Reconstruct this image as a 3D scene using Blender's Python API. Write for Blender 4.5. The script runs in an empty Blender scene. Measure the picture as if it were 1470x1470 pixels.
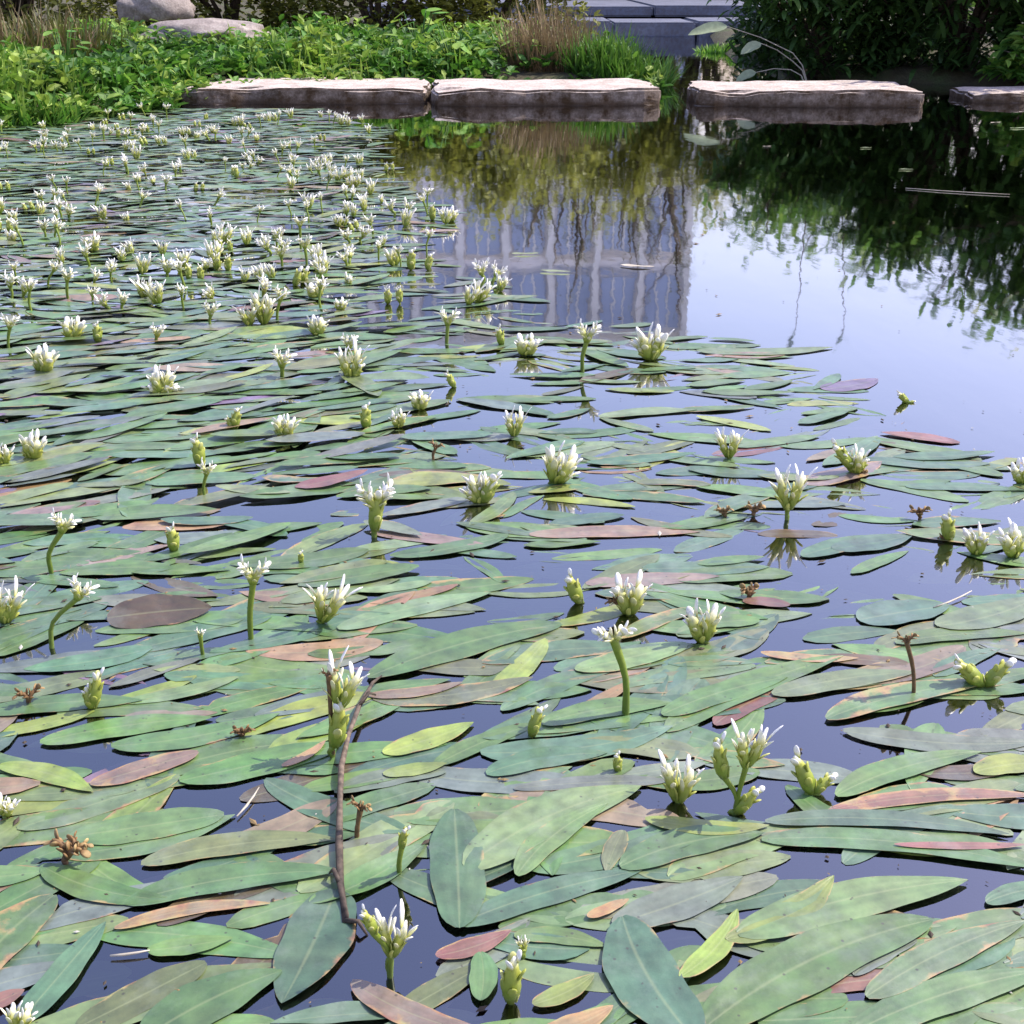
import bpy, math, random
import numpy as np
from mathutils import Vector, Matrix

R = math.radians
rng = random.Random(11)
nrg = np.random.default_rng(7)
S = bpy.context.scene
C = S.collection

# ------------------------------------------------------------------ camera
CAM_H, CAM_F, CAM_P = 0.70, 1800.0, R(23.3)
cam_data = bpy.data.cameras.new('camera')
cam = bpy.data.objects.new('camera', cam_data)
C.objects.link(cam)
cam.location = (0, 0, CAM_H)
cam.rotation_euler = (R(90) - CAM_P, 0, 0)
cam_data.sensor_width = 36
cam_data.lens = 36 * CAM_F / 1470
cam_data.clip_start = 0.02
cam_data.clip_end = 2000
S.camera = cam

# ------------------------------------------------------------------ sky, sun, exposure
SUN_AZ, SUN_EL = R(72), R(52)            # azimuth measured from +Y towards +X
world = bpy.data.worlds.new('World')
S.world = world
world.use_nodes = True
wn, wl = world.node_tree.nodes, world.node_tree.links
wn.clear()
w_out = wn.new('ShaderNodeOutputWorld')
w_bg = wn.new('ShaderNodeBackground')
w_sky = wn.new('ShaderNodeTexSky')
w_sky.sky_type = 'NISHITA'
w_sky.sun_disc = False
w_sky.sun_elevation = SUN_EL
w_sky.sun_rotation = SUN_AZ
w_sky.altitude = 50
w_sky.air_density = 1.7
w_sky.dust_density = 2.2
w_sky.ozone_density = 2.5
w_bg.inputs['Strength'].default_value = 0.15
w_tint = wn.new('ShaderNodeMix')          # the camera's slightly violet rendering of blue
w_tint.data_type = 'RGBA'
w_tint.blend_type = 'MULTIPLY'
w_tint.inputs['Factor'].default_value = 1
w_tint.inputs[7].default_value = (1.11, 0.95, 1.22, 1)
wl.new(w_sky.outputs[0], w_tint.inputs[6])
wl.new(w_tint.outputs[2], w_bg.inputs['Color'])
wl.new(w_bg.outputs[0], w_out.inputs['Surface'])

sun_d = bpy.data.lights.new('sun', 'SUN')
sun_d.energy = 4.2
sun_d.angle = R(0.5)
sun_d.color = (1.0, 0.95, 0.87)
sun = bpy.data.objects.new('sun', sun_d)
C.objects.link(sun)
sdir = Vector((math.sin(SUN_AZ) * math.cos(SUN_EL), math.cos(SUN_AZ) * math.cos(SUN_EL), math.sin(SUN_EL)))
sun.rotation_euler = sdir.to_track_quat('Z', 'Y').to_euler()
sun.location = (8, 6, 12)

S.view_settings.view_transform = 'Standard'
S.view_settings.look = 'None'
S.view_settings.gamma = 1
S.view_settings.exposure = 0.55
S.view_settings.use_curve_mapping = False
S.cycles.max_bounces = 8
S.cycles.transparent_max_bounces = 12

# ------------------------------------------------------------------ helpers
FWD = Vector((0, math.cos(CAM_P), -math.sin(CAM_P)))
UPV = Vector((0, math.sin(CAM_P), math.cos(CAM_P)))
RGT = Vector((1, 0, 0))


def at(px, py, z=0.0):
    """point of the level z that the photograph shows at a pixel"""
    d = RGT * ((px - 735) / CAM_F) + UPV * (-(py - 735) / CAM_F) + FWD
    t = (z - CAM_H) / d.z
    return Vector((0, 0, CAM_H)) + d * t


def at_y(px, py, y):
    """point of the upright plane at distance y that the photograph shows at a pixel"""
    d = RGT * ((px - 735) / CAM_F) + UPV * (-(py - 735) / CAM_F) + FWD
    return Vector((0, 0, CAM_H)) + d * (y / d.y)


def pix(p):
    v = Vector(p) - Vector((0, 0, CAM_H))
    z = v.dot(FWD)
    return 735 + CAM_F * v.dot(RGT) / z, 735 - CAM_F * v.dot(UPV) / z, z


def in_poly(x, y, poly):
    c = False
    j = len(poly) - 1
    for i in range(len(poly)):
        xi, yi = poly[i]
        xj, yj = poly[j]
        if (yi > y) != (yj > y) and x < (xj - xi) * (y - yi) / (yj - yi) + xi:
            c = not c
        j = i
    return c


class MB:
    """collects vertices and faces with a tone value (and a colour) for each vertex"""
    def __init__(self):
        self.v, self.f, self.t, self.c, self.uv = [], [], [], [], []

    def add(self, verts, faces, tone=0.0, col=None, uv=None):
        o = len(self.v)
        self.v.extend([tuple(p) for p in verts])
        self.f.extend([tuple(i + o for i in f) for f in faces])
        n = len(verts)
        self.t.extend(tone if isinstance(tone, (list, tuple)) else [tone] * n)
        self.c.extend([col or (0.5, 0.5, 0.5, 0)] * n)
        self.uv.extend(uv if uv else [(0, 0)] * n)

    def mesh(self, name, mat, smooth=True):
        me = bpy.data.meshes.new(name)
        me.from_pydata(self.v, [], self.f)
        n = len(self.v)
        a = me.attributes.new('tone', 'FLOAT', 'POINT')
        a.data.foreach_set('value', np.array(self.t, np.float32))
        a = me.attributes.new('tint', 'FLOAT_COLOR', 'POINT')
        a.data.foreach_set('color', np.array(self.c, np.float32).reshape(-1))
        a = me.attributes.new('span', 'FLOAT_VECTOR', 'POINT')
        uvv = np.zeros((n, 3), np.float32)
        if n:
            uvv[:, :2] = np.array(self.uv, np.float32)
        a.data.foreach_set('vector', uvv.reshape(-1))
        me.materials.append(mat)
        if smooth:
            me.shade_smooth()
        me.update()
        return me

    def tube(self, pts, rads, sides=6, tone=0.0, col=None, cap=True):
        pts = [Vector(p) for p in pts]
        n = len(pts)
        vs, fs, ts = [], [], []
        ref = Vector((0.31, 0.9, 0.12)).normalized()
        for i, p in enumerate(pts):
            d = (pts[min(i + 1, n - 1)] - pts[max(i - 1, 0)])
            d = d.normalized() if d.length > 1e-9 else Vector((0, 0, 1))
            u = d.cross(ref)
            if u.length < 1e-3:
                u = d.cross(Vector((1, 0, 0)))
            u.normalize()
            w = d.cross(u)
            for k in range(sides):
                a = 2 * math.pi * k / sides
                vs.append(p + (u * math.cos(a) + w * math.sin(a)) * rads[i])
                ts.append(tone[i] if isinstance(tone, (list, tuple)) else tone)
        for i in range(n - 1):
            for k in range(sides):
                k2 = (k + 1) % sides
                fs.append((i * sides + k, i * sides + k2, (i + 1) * sides + k2, (i + 1) * sides + k))
        if cap:
            fs.append(tuple(reversed(range(sides))))
            fs.append(tuple((n - 1) * sides + k for k in range(sides)))
        self.add(vs, fs, ts, col)


def obj(name, me, parent=None, loc=None):
    o = bpy.data.objects.new(name, me)
    C.objects.link(o)
    if parent is not None:
        o.parent = parent
    if loc is not None:
        o.location = loc
    return o


def tag(o, label=None, cat=None, group=None, kind=None):
    if label: o['label'] = label
    if cat: o['category'] = cat
    if group: o['group'] = group
    if kind: o['kind'] = kind
    return o


# ------------------------------------------------------------------ materials
def new_mat(name):
    m = bpy.data.materials.new(name)
    m.use_nodes = True
    nt = m.node_tree
    b = nt.nodes['Principled BSDF']
    return m, nt.nodes, nt.links, b


def N(nodes, kind, **kw):
    n = nodes.new(kind)
    for k, v in kw.items():
        setattr(n, k, v)
    return n


def math_node(nodes, links, op, a, b=None, clamp=False):
    n = nodes.new('ShaderNodeMath')
    n.operation = op
    n.use_clamp = clamp
    for i, x in enumerate((a, b)):
        if x is None: continue
        if isinstance(x, (int, float)):
            n.inputs[i].default_value = x
        else:
            links.new(x, n.inputs[i])
    return n.outputs[0]


def mix_col(nodes, links, fac, a, b, blend='MIX'):
    n = nodes.new('ShaderNodeMix')
    n.data_type = 'RGBA'
    n.blend_type = blend
    for sock, x in ((n.inputs['Factor'], fac), (n.inputs[6], a), (n.inputs[7], b)):
        if isinstance(x, (int, float)):
            sock.default_value = x
        elif isinstance(x, tuple):
            sock.default_value = x if len(x) == 4 else (*x, 1)
        else:
            links.new(x, sock)
    return n.outputs[2]


def ramp(nodes, links, fac, stops, interp='LINEAR'):
    n = nodes.new('ShaderNodeValToRGB')
    cr = n.color_ramp
    cr.interpolation = interp
    while len(cr.elements) < len(stops):
        cr.elements.new(0.5)
    for e, (p, c) in zip(cr.elements, stops):
        e.position = p
        e.color = (*c, 1) if len(c) == 3 else c
    links.new(fac, n.inputs[0])
    return n.outputs[0]


def noise(nodes, links, vec, scale, detail=4, rough=0.55, out='Fac'):
    n = nodes.new('ShaderNodeTexNoise')
    n.inputs['Scale'].default_value = scale
    n.inputs['Detail'].default_value = detail
    n.inputs['Roughness'].default_value = rough
    if vec is not None:
        links.new(vec, n.inputs['Vector'])
    return n.outputs[out]


def bump(nodes, links, b, h, strength, dist):
    n = nodes.new('ShaderNodeBump')
    n.inputs['Strength'].default_value = strength
    n.inputs['Distance'].default_value = dist
    links.new(h, n.inputs['Height'])
    links.new(n.outputs[0], b.inputs['Normal'])


def leaf_material(name, per_object):
    """floating leaf: tint from the object or from the mesh, veins, blotches, specks, ageing edge"""
    m, n, l, b = new_mat(name)
    pos = n.new('ShaderNodeNewGeometry').outputs['Position']
    if per_object:
        oi = n.new('ShaderNodeObjectInfo')
        base, decay = oi.outputs['Color'], oi.outputs['Alpha']
    else:
        at_ = N(n, 'ShaderNodeAttribute', attribute_name='tint')
        base, decay = at_.outputs['Color'], at_.outputs['Alpha']
    sp = N(n, 'ShaderNodeAttribute', attribute_name='span')
    sep = n.new('ShaderNodeSeparateXYZ')
    l.new(sp.outputs['Vector'], sep.inputs[0])
    u, v = sep.outputs[0], sep.outputs[1]
    av = math_node(n, l, 'ABSOLUTE', v)
    # mottling
    big = noise(n, l, pos, 38, 5, 0.6)
    fac = n.new('ShaderNodeMapRange')
    fac.inputs[1].default_value, fac.inputs[2].default_value = 0.3, 0.72
    fac.inputs[3].default_value, fac.inputs[4].default_value = 0.6, 1.35
    l.new(big, fac.inputs[0])
    hsv = n.new('ShaderNodeHueSaturation')
    l.new(base, hsv.inputs['Color'])
    l.new(fac.outputs[0], hsv.inputs['Value'])
    hv = math_node(n, l, 'MULTIPLY_ADD', noise(n, l, pos, 21, 3), 0.07)
    hv.node.inputs[2].default_value = 0.465
    l.new(hv, hsv.inputs['Hue'])
    col = hsv.outputs[0]
    # midrib and veins
    rib = n.new('ShaderNodeMapRange')
    rib.interpolation_type = 'SMOOTHSTEP'
    rib.inputs[1].default_value, rib.inputs[2].default_value = 0.0, 0.09
    rib.inputs[3].default_value, rib.inputs[4].default_value = 0.48, 0.0
    l.new(av, rib.inputs[0])
    col = mix_col(n, l, rib.outputs[0], col, mix_col(n, l, 0.5, col, (0.34, 0.37, 0.17)))
    vs = math_node(n, l, 'SINE', math_node(n, l, 'MULTIPLY', v, 14.0))
    vf = math_node(n, l, 'MULTIPLY_ADD', vs, 0.05)
    vf.node.inputs[2].default_value = 0.05
    col = mix_col(n, l, vf, col, (0.03, 0.06, 0.02))
    # ageing: from the edge inward and in patches, with decay
    e1 = math_node(n, l, 'MULTIPLY', math_node(n, l, 'POWER', av, 4.0), 0.26)
    e2 = math_node(n, l, 'ADD', noise(n, l, pos, 26, 5, 0.65), e1)
    e3 = math_node(n, l, 'ADD', e2, math_node(n, l, 'MULTIPLY', decay, 0.42))
    am = n.new('ShaderNodeMapRange')
    am.inputs[1].default_value, am.inputs[2].default_value = 0.83, 0.94
    l.new(e3, am.inputs[0])
    agecol = ramp(n, l, noise(n, l, pos, 60, 3), [(0.32, (0.24, 0.085, 0.05)), (0.5, (0.40, 0.24, 0.085)), (0.66, (0.34, 0.30, 0.10))])
    col = mix_col(n, l, math_node(n, l, 'MULTIPLY', am.outputs[0], 0.8), col, agecol)
    # dark specks
    vo = N(n, 'ShaderNodeTexVoronoi', feature='F1')
    vo.inputs['Scale'].default_value = 120
    l.new(pos, vo.inputs['Vector'])
    d1 = n.new('ShaderNodeMapRange')
    d1.inputs[1].default_value, d1.inputs[2].default_value = 0.10, 0.2
    d1.inputs[3].default_value, d1.inputs[4].default_value = 1.0, 0.0
    l.new(vo.outputs['Distance'], d1.inputs[0])
    keep = math_node(n, l, 'GREATER_THAN', noise(n, l, pos, 55, 2), 0.57)
    col = mix_col(n, l, math_node(n, l, 'MULTIPLY', math_node(n, l, 'MULTIPLY', d1.outputs[0], keep), 0.75), col, (0.035, 0.03, 0.018))
    # chalky film left by drying water
    film = n.new('ShaderNodeMapRange')
    film.inputs[1].default_value, film.inputs[2].default_value = 0.5, 0.75
    film.inputs[3].default_value, film.inputs[4].default_value = 0.0, 0.3
    l.new(noise(n, l, pos, 14, 6, 0.7), film.inputs[0])
    col = mix_col(n, l, film.outputs[0], col, (0.30, 0.34, 0.30))
    l.new(col, b.inputs['Base Color'])
    rr = n.new('ShaderNodeMapRange')
    rr.inputs[1].default_value, rr.inputs[2].default_value = 0.35, 0.65
    rr.inputs[3].default_value, rr.inputs[4].default_value = 0.40, 0.66
    l.new(noise(n, l, pos, 30, 4), rr.inputs[0])
    l.new(rr.outputs[0], b.inputs['Roughness'])
    b.inputs['IOR'].default_value = 1.5
    b.inputs['Coat Weight'].default_value = 0.75          # film of water
    b.inputs['Coat IOR'].default_value = 1.6
    b.inputs['Coat Roughness'].default_value = 0.28
    hsum = math_node(n, l, 'ADD', math_node(n, l, 'MULTIPLY', vs, 0.05), noise(n, l, pos, 70, 4))
    bump(n, l, b, hsum, 0.35, 0.0022)
    return m


def tone_material(name, stops, rough=0.5, mott=0.25, scale=60, trans=0.0):
    """plant tissue whose colour runs along the 'tone' of the mesh"""
    m, n, l, b = new_mat(name)
    t = N(n, 'ShaderNodeAttribute', attribute_name='tone').outputs['Fac']
    pos = n.new('ShaderNodeNewGeometry').outputs['Position']
    c = ramp(n, l, t, stops)
    no = noise(n, l, pos, scale, 3)
    f = n.new('ShaderNodeMapRange')
    f.inputs[1].default_value, f.inputs[2].default_value = 0.3, 0.7
    f.inputs[3].default_value, f.inputs[4].default_value = 1 - mott, 1 + mott
    l.new(no, f.inputs[0])
    hsv = n.new('ShaderNodeHueSaturation')
    l.new(c, hsv.inputs['Color'])
    l.new(f.outputs[0], hsv.inputs['Value'])
    l.new(hsv.outputs[0], b.inputs['Base Color'])
    b.inputs['Roughness'].default_value = rough
    if trans > 0:
        out = n['Material Output']
        tr = n.new('ShaderNodeBsdfTranslucent')
        l.new(hsv.outputs[0], tr.inputs['Color'])
        mx = n.new('ShaderNodeMixShader')
        mx.inputs[0].default_value = trans
        l.new(b.outputs[0], mx.inputs[1])
        l.new(tr.outputs[0], mx.inputs[2])
        l.new(mx.outputs[0], out.inputs['Surface'])
    return m


M = {}
M['leaf'] = leaf_material('leaf_tissue', True)
M['leaf_mass'] = leaf_material('leaf_tissue_mass', False)
M['flower'] = tone_material('flower_tissue', [(0.0, (0.06, 0.12, 0.02)), (0.3, (0.24, 0.32, 0.035)), (0.52, (0.50, 0.52, 0.10)),
                                              (0.74, (0.82, 0.80, 0.50)), (0.9, (0.91, 0.90, 0.84))], 0.42, 0.10, 160, 0.18)
M['wilted'] = tone_material('wilted_tissue', [(0.0, (0.05, 0.035, 0.015)), (0.5, (0.20, 0.11, 0.04)), (1.0, (0.45, 0.34, 0.14))], 0.7, 0.35, 200)
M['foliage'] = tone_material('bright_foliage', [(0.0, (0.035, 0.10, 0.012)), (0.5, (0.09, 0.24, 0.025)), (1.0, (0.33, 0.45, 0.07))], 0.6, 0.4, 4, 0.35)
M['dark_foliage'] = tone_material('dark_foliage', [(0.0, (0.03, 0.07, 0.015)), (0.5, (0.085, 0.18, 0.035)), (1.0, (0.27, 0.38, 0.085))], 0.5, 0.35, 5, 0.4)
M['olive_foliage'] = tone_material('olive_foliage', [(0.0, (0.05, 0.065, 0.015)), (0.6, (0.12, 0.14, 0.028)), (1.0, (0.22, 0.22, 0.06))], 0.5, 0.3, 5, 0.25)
M['dry_grass'] = tone_material('dry_grass_blades', [(0.0, (0.10, 0.065, 0.03)), (0.5, (0.22, 0.155, 0.075)), (1.0, (0.33, 0.26, 0.13))], 0.7, 0.3, 12, 0.2)
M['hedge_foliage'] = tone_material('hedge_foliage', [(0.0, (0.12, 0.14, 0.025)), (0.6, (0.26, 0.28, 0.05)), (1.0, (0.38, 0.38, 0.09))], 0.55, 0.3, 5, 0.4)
M['sedge'] = tone_material('sedge_blades', [(0.0, (0.03, 0.08, 0.012)), (0.5, (0.07, 0.18, 0.02)), (1.0, (0.17, 0.30, 0.045))], 0.55, 0.35, 7, 0.3)
M['bark'] = tone_material('bark', [(0.0, (0.05, 0.035, 0.022)), (1.0, (0.16, 0.12, 0.08))], 0.85, 0.4, 40)
M['twig'] = tone_material('dead_twig', [(0.0, (0.03, 0.02, 0.013)), (1.0, (0.13, 0.095, 0.065))], 0.75, 0.6, 150)
M['pale_leaf'] = tone_material('pale_leaf', [(0.0, (0.16, 0.22, 0.05)), (1.0, (0.58, 0.66, 0.42))], 0.45, 0.15, 30, 0.5)
M['straw'] = tone_material('straw', [(0.0, (0.3, 0.25, 0.15)), (1.0, (0.55, 0.5, 0.4))], 0.6, 0.2, 60)


def stone_material(name, c1, c2, c3, scale=9, wet=0.03, side_shade=False):
    m, n, l, b = new_mat(name)
    g = n.new('ShaderNodeNewGeometry')
    pos = g.outputs['Position']
    c = ramp(n, l, noise(n, l, pos, scale, 8, 0.7), [(0.3, c1), (0.52, c2), (0.7, c3)])
    c = mix_col(n, l, ramp(n, l, noise(n, l, pos, scale * 9, 3), [(0.42, (0, 0, 0)), (0.6, (0.35, 0.35, 0.35))]), c, (0.08, 0.06, 0.05))
    sep = n.new('ShaderNodeSeparateXYZ')
    l.new(pos, sep.inputs[0])
    z = math_node(n, l, 'ADD', sep.outputs[2], math_node(n, l, 'MULTIPLY', noise(n, l, pos, 14, 4), 0.05))
    mr = n.new('ShaderNodeMapRange')
    mr.inputs[1].default_value, mr.inputs[2].default_value = wet + 0.01, wet + 0.05
    mr.inputs[3].default_value, mr.inputs[4].default_value = 0.85, 0.0
    l.new(z, mr.inputs[0])
    c = mix_col(n, l, mr.outputs[0], c, (0.055, 0.04, 0.028))
    if side_shade:
        # sun and shade painted in: brown upright faces darkened, tops pale
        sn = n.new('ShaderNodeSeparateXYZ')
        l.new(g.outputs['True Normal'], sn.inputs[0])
        shade_ = n.new('ShaderNodeMapRange')
        shade_.inputs[1].default_value, shade_.inputs[2].default_value = 0.35, 0.8
        shade_.inputs[3].default_value, shade_.inputs[4].default_value = 1.0, 0.0
        l.new(sn.outputs[2], shade_.inputs[0])
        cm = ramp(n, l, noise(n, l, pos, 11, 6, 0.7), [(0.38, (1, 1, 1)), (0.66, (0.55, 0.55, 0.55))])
        c = mix_col(n, l, math_node(n, l, 'MULTIPLY', shade_.outputs[0], cm), c, (0.058, 0.036, 0.018))
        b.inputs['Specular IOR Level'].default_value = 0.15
    l.new(c, b.inputs['Base Color'])
    b.inputs['Roughness'].default_value = 0.8
    bump(n, l, b, noise(n, l, pos, scale * 4, 8, 0.75), 0.7, 0.012)
    return m


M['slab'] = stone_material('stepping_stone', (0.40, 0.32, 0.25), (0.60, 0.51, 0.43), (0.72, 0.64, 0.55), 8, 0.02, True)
M['boulder'] = stone_material('boulder', (0.18, 0.15, 0.13), (0.33, 0.28, 0.24), (0.47, 0.42, 0.36), 7, -0.2)
M['concrete'] = stone_material('weathered_concrete', (0.09, 0.10, 0.13), (0.13, 0.145, 0.19), (0.18, 0.195, 0.24), 3, -0.5)

# ground
m, n, l, b = new_mat('bank_soil')
g = n.new('ShaderNodeNewGeometry').outputs['Position']
c = ramp(n, l, noise(n, l, g, 3.5, 8, 0.7), [(0.3, (0.035, 0.028, 0.018)), (0.5, (0.075, 0.065, 0.03)), (0.68, (0.07, 0.10, 0.03))])
sep = n.new('ShaderNodeSeparateXYZ'); l.new(g, sep.inputs[0])
mr = n.new('ShaderNodeMapRange')
mr.inputs[1].default_value, mr.inputs[2].default_value = -0.08, 0.02
l.new(sep.outputs[2], mr.inputs[0])
c = mix_col(n, l, mr.outputs[0], (0.020, 0.016, 0.012), c)
l.new(c, b.inputs['Base Color'])
b.inputs['Roughness'].default_value = 0.9
bump(n, l, b, noise(n, l, g, 30, 8, 0.7), 0.8, 0.03)
M['soil'] = m

# water: clear film over a murky pond, mirror-like at low angles
m = bpy.data.materials.new('pond_water'); m.use_nodes = True
n, l = m.node_tree.nodes, m.node_tree.links
n.clear()
out = n.new('ShaderNodeOutputMaterial')
g = n.new('ShaderNodeNewGeometry').outputs['Position']
mp = n.new('ShaderNodeMapping'); mp.inputs['Scale'].default_value = (1.0, 0.45, 1.0); l.new(g, mp.inputs[0])
h = math_node(n, l, 'ADD', noise(n, l, mp.outputs[0], 9, 2, 0.4), math_node(n, l, 'MULTIPLY', noise(n, l, mp.outputs[0], 42, 2, 0.5), 0.12))
bp = n.new('ShaderNodeBump'); bp.inputs['Strength'].default_value = 0.06; bp.inputs['Distance'].default_value = 0.01
l.new(h, bp.inputs['Height'])
fr = n.new('ShaderNodeFresnel'); fr.inputs['IOR'].default_value = 1.9
l.new(bp.outputs[0], fr.inputs['Normal'])
ff = math_node(n, l, 'MULTIPLY', fr.outputs[0], 2.6, True)
gl = n.new('ShaderNodeBsdfGlossy'); gl.inputs['Roughness'].default_value = 0.03
l.new(bp.outputs[0], gl.inputs['Normal'])
tr = n.new('ShaderNodeBsdfTransparent'); tr.inputs['Color'].default_value = (0.78, 0.77, 0.75, 1)
mx = n.new('ShaderNodeMixShader')
l.new(ff, mx.inputs[0]); l.new(tr.outputs[0], mx.inputs[1]); l.new(gl.outputs[0], mx.inputs[2])
l.new(mx.outputs[0], out.inputs['Surface'])
M['water'] = m


def plain(name, col, rough=0.6, scale=4, var=0.15, metallic=0.0):
    m, n, l, b = new_mat(name)
    pos = n.new('ShaderNodeNewGeometry').outputs['Position']
    f = n.new('ShaderNodeMapRange')
    f.inputs[1].default_value, f.inputs[2].default_value = 0.3, 0.7
    f.inputs[3].default_value, f.inputs[4].default_value = 1 - var, 1 + var
    l.new(noise(n, l, pos, scale, 6, 0.65), f.inputs[0])
    hsv = n.new('ShaderNodeHueSaturation')
    hsv.inputs['Color'].default_value = (*col, 1)
    l.new(f.outputs[0], hsv.inputs['Value'])
    l.new(hsv.outputs[0], b.inputs['Base Color'])
    b.inputs['Roughness'].default_value = rough
    b.inputs['Metallic'].default_value = metallic
    return m


M['facade'] = plain('facade_render', (0.74, 0.72, 0.72), 0.8, 0.6)
M['white_paint'] = plain('white_paint', (0.66, 0.66, 0.66), 0.6, 1.0)
M['bounce_pale'] = plain('pale_bounce', (0.48, 0.46, 0.44), 0.8, 0.8)
M['glazing'] = plain('window_glazing', (0.36, 0.43, 0.60), 0.2, 0.5)

# ------------------------------------------------------------------ ground and water
POND = [(-2.9, 5.75), (-4.5, 4.2), (-5.2, 1.0), (-4.5, -1.6), (0, -2.2), (4.8, -1.4), (6.0, 2.0), (5.6, 5.5), (4.6, 7.5), (3.5, 8.5),
        (2.5, 9.0), (1.95, 9.7), (1.75, 11.2), (1.9, 13.2), (2.2, 15.9), (0.6, 15.9), (0.75, 13.0), (0.95, 10.5), (1.02, 9.0), (0.85, 8.45), (-0.3, 8.35),
        (-1.5, 8.25), (-1.9, 7.75), (-2.05, 7.2), (-2.5, 6.45)]


def pond_dist(X, Y):
    d = np.full(X.shape, 1e9)
    inside = np.zeros(X.shape, bool)
    j = len(POND) - 1
    for i in range(len(POND)):
        x1, y1 = POND[j]
        x2, y2 = POND[i]
        ex, ey = x2 - x1, y2 - y1
        t = np.clip(((X - x1) * ex + (Y - y1) * ey) / (ex * ex + ey * ey), 0, 1)
        d = np.minimum(d, np.hypot(X - x1 - t * ex, Y - y1 - t * ey))
        cond = (y2 > Y) != (y1 > Y)
        with np.errstate(divide='ignore', invalid='ignore'):
            xi = (x1 - x2) * (Y - y2) / (y1 - y2 + 1e-12) + x2
        inside ^= cond & (X < xi)
        j = i
    return np.where(inside, -d, d)


def ground_h(X, Y):
    d = pond_dist(X, Y)
    t = np.clip((d + 0.22) / 0.5, 0, 1)
    s = t * t * (3 - 2 * t)
    z = -0.38 + s * 0.45 + np.clip(d, 0, 6) * 0.035
    z = z + 0.02 * np.sin(X * 5.1 + Y * 1.7) * np.sin(Y * 4.3 - X) * s
    return z


LX, LY, LS = -7.0, -3.0, 0.04
_lx, _ly = np.meshgrid(np.arange(LX, 8, LS), np.arange(LY, 24, LS))
PDIST = pond_dist(_lx, _ly)
GHGT = ground_h(_lx, _ly)


def pd(x, y):
    i, j = int((y - LY) / LS), int((x - LX) / LS)
    return float(PDIST[min(max(i, 0), PDIST.shape[0] - 1), min(max(j, 0), PDIST.shape[1] - 1)])


def gz(x, y):
    i, j = int((y - LY) / LS), int((x - LX) / LS)
    return float(GHGT[min(max(i, 0), PDIST.shape[0] - 1), min(max(j, 0), PDIST.shape[1] - 1)])


def axis(lo, hi, step, far):
    a = list(np.arange(lo, hi + 1e-6, step))
    s = step
    x = hi
    up = []
    while x < far:
        s *= 1.35
        x += s
        up.append(x)
    s = step
    x = lo
    dn = []
    while x > -far:
        s *= 1.35
        x -= s
        dn.append(x)
    return np.array(dn[::-1] + a + up)


ax, ay = axis(-7, 7.5, 0.12, 600), axis(-3, 18, 0.12, 600)
GX, GY = np.meshgrid(ax, ay)
GZ = ground_h(GX, GY)
nx, ny = len(ax), len(ay)
vs = np.stack([GX, GY, GZ], -1).reshape(-1, 3)
idx = np.arange(nx * ny).reshape(ny, nx)
fs = np.stack([idx[:-1, :-1], idx[:-1, 1:], idx[1:, 1:], idx[1:, :-1]], -1).reshape(-1, 4)
me = bpy.data.meshes.new('ground')
me.from_pydata(vs.tolist(), [], fs.tolist())
me.materials.append(M['soil'])
me.shade_smooth()
tag(obj('ground', me), kind='structure')

me = bpy.data.meshes.new('water')
me.from_pydata([(-6.5, -3, 0), (7, -3, 0), (7, 16.2, 0), (-6.5, 16.2, 0)], [], [(0, 1, 2, 3)])
me.materials.append(M['water'])
tag(obj('water', me), kind='structure')


# ------------------------------------------------------------------ stones
def slab_mesh(w, d, h, seed, below=0.2, chips=0.02):
    """rough rectangular slab, origin at the water line in the middle"""
    r = random.Random(seed)
    import bmesh
    bm = bmesh.new()
    bmesh.ops.create_cube(bm, size=1)
    for v in bm.verts:
        v.co = Vector((v.co.x * w, v.co.y * d, (h if v.co.z > 0 else -below)))
    bmesh.ops.bevel(bm, geom=bm.edges[:], offset=0.014, segments=2, affect='EDGES')
    bmesh.ops.subdivide_edges(bm, edges=[e for e in bm.edges if e.calc_length() > 0.1], cuts=14, use_grid_fill=True)
    ph = [r.uniform(0, 6) for _ in range(8)]
    for v in bm.verts:
        x, y, z = v.co
        k = (math.sin(x * 7 + ph[0]) * 0.5 + math.sin(x * 17 + ph[1] + y * 5) * 0.3 + math.sin(x * 41 + ph[2] + z * 30) * 0.25)
        if abs(y) > d * 0.42:
            v.co.y += math.copysign(1, y) * k * chips * 0.9
        k2 = (math.sin(y * 11 + ph[3]) * 0.5 + math.sin(y * 33 + z * 25 + ph[4]) * 0.3)
        if abs(x) > w * 0.45:
            v.co.x += k2 * chips * 1.3 - math.copysign(1, x) * max(0, -z) * 0.05
        if z > h * 0.5:
            v.co.z += (math.sin(x * 5 + ph[5]) * 0.5 + math.sin(x * 13 + y * 9 + ph[6]) * 0.35 + math.sin(x * 37 - y * 23 + ph[7]) * 0.2) * 0.0075
        v.co += Vector((r.uniform(-1, 1), r.uniform(-1, 1), r.uniform(-1, 1))) * 0.0022
    for v in bm.verts:
        # broken corners and edges
        x, y, z = v.co
        e = max(0, abs(x) / (w / 2) - .86) / .14
        if z > 0:
            bite = max(0, math.sin(x * 9 + ph[2]) * math.sin(x * 4.3 + ph[5]) - .25)
            if y < -d * .4: v.co.y += bite * .06; v.co.z -= bite * .025
            v.co.y *= 1 - .16 * e * e * (1 if x * (1 if seed % 2 else -1) < 0 else .4)
            v.co.z -= .012 * e * abs(math.sin(y * 9 + ph[1]))
    me = bpy.data.meshes.new('stepping_stone')
    bm.to_mesh(me)
    bm.free()
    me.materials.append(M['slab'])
    return me


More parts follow.
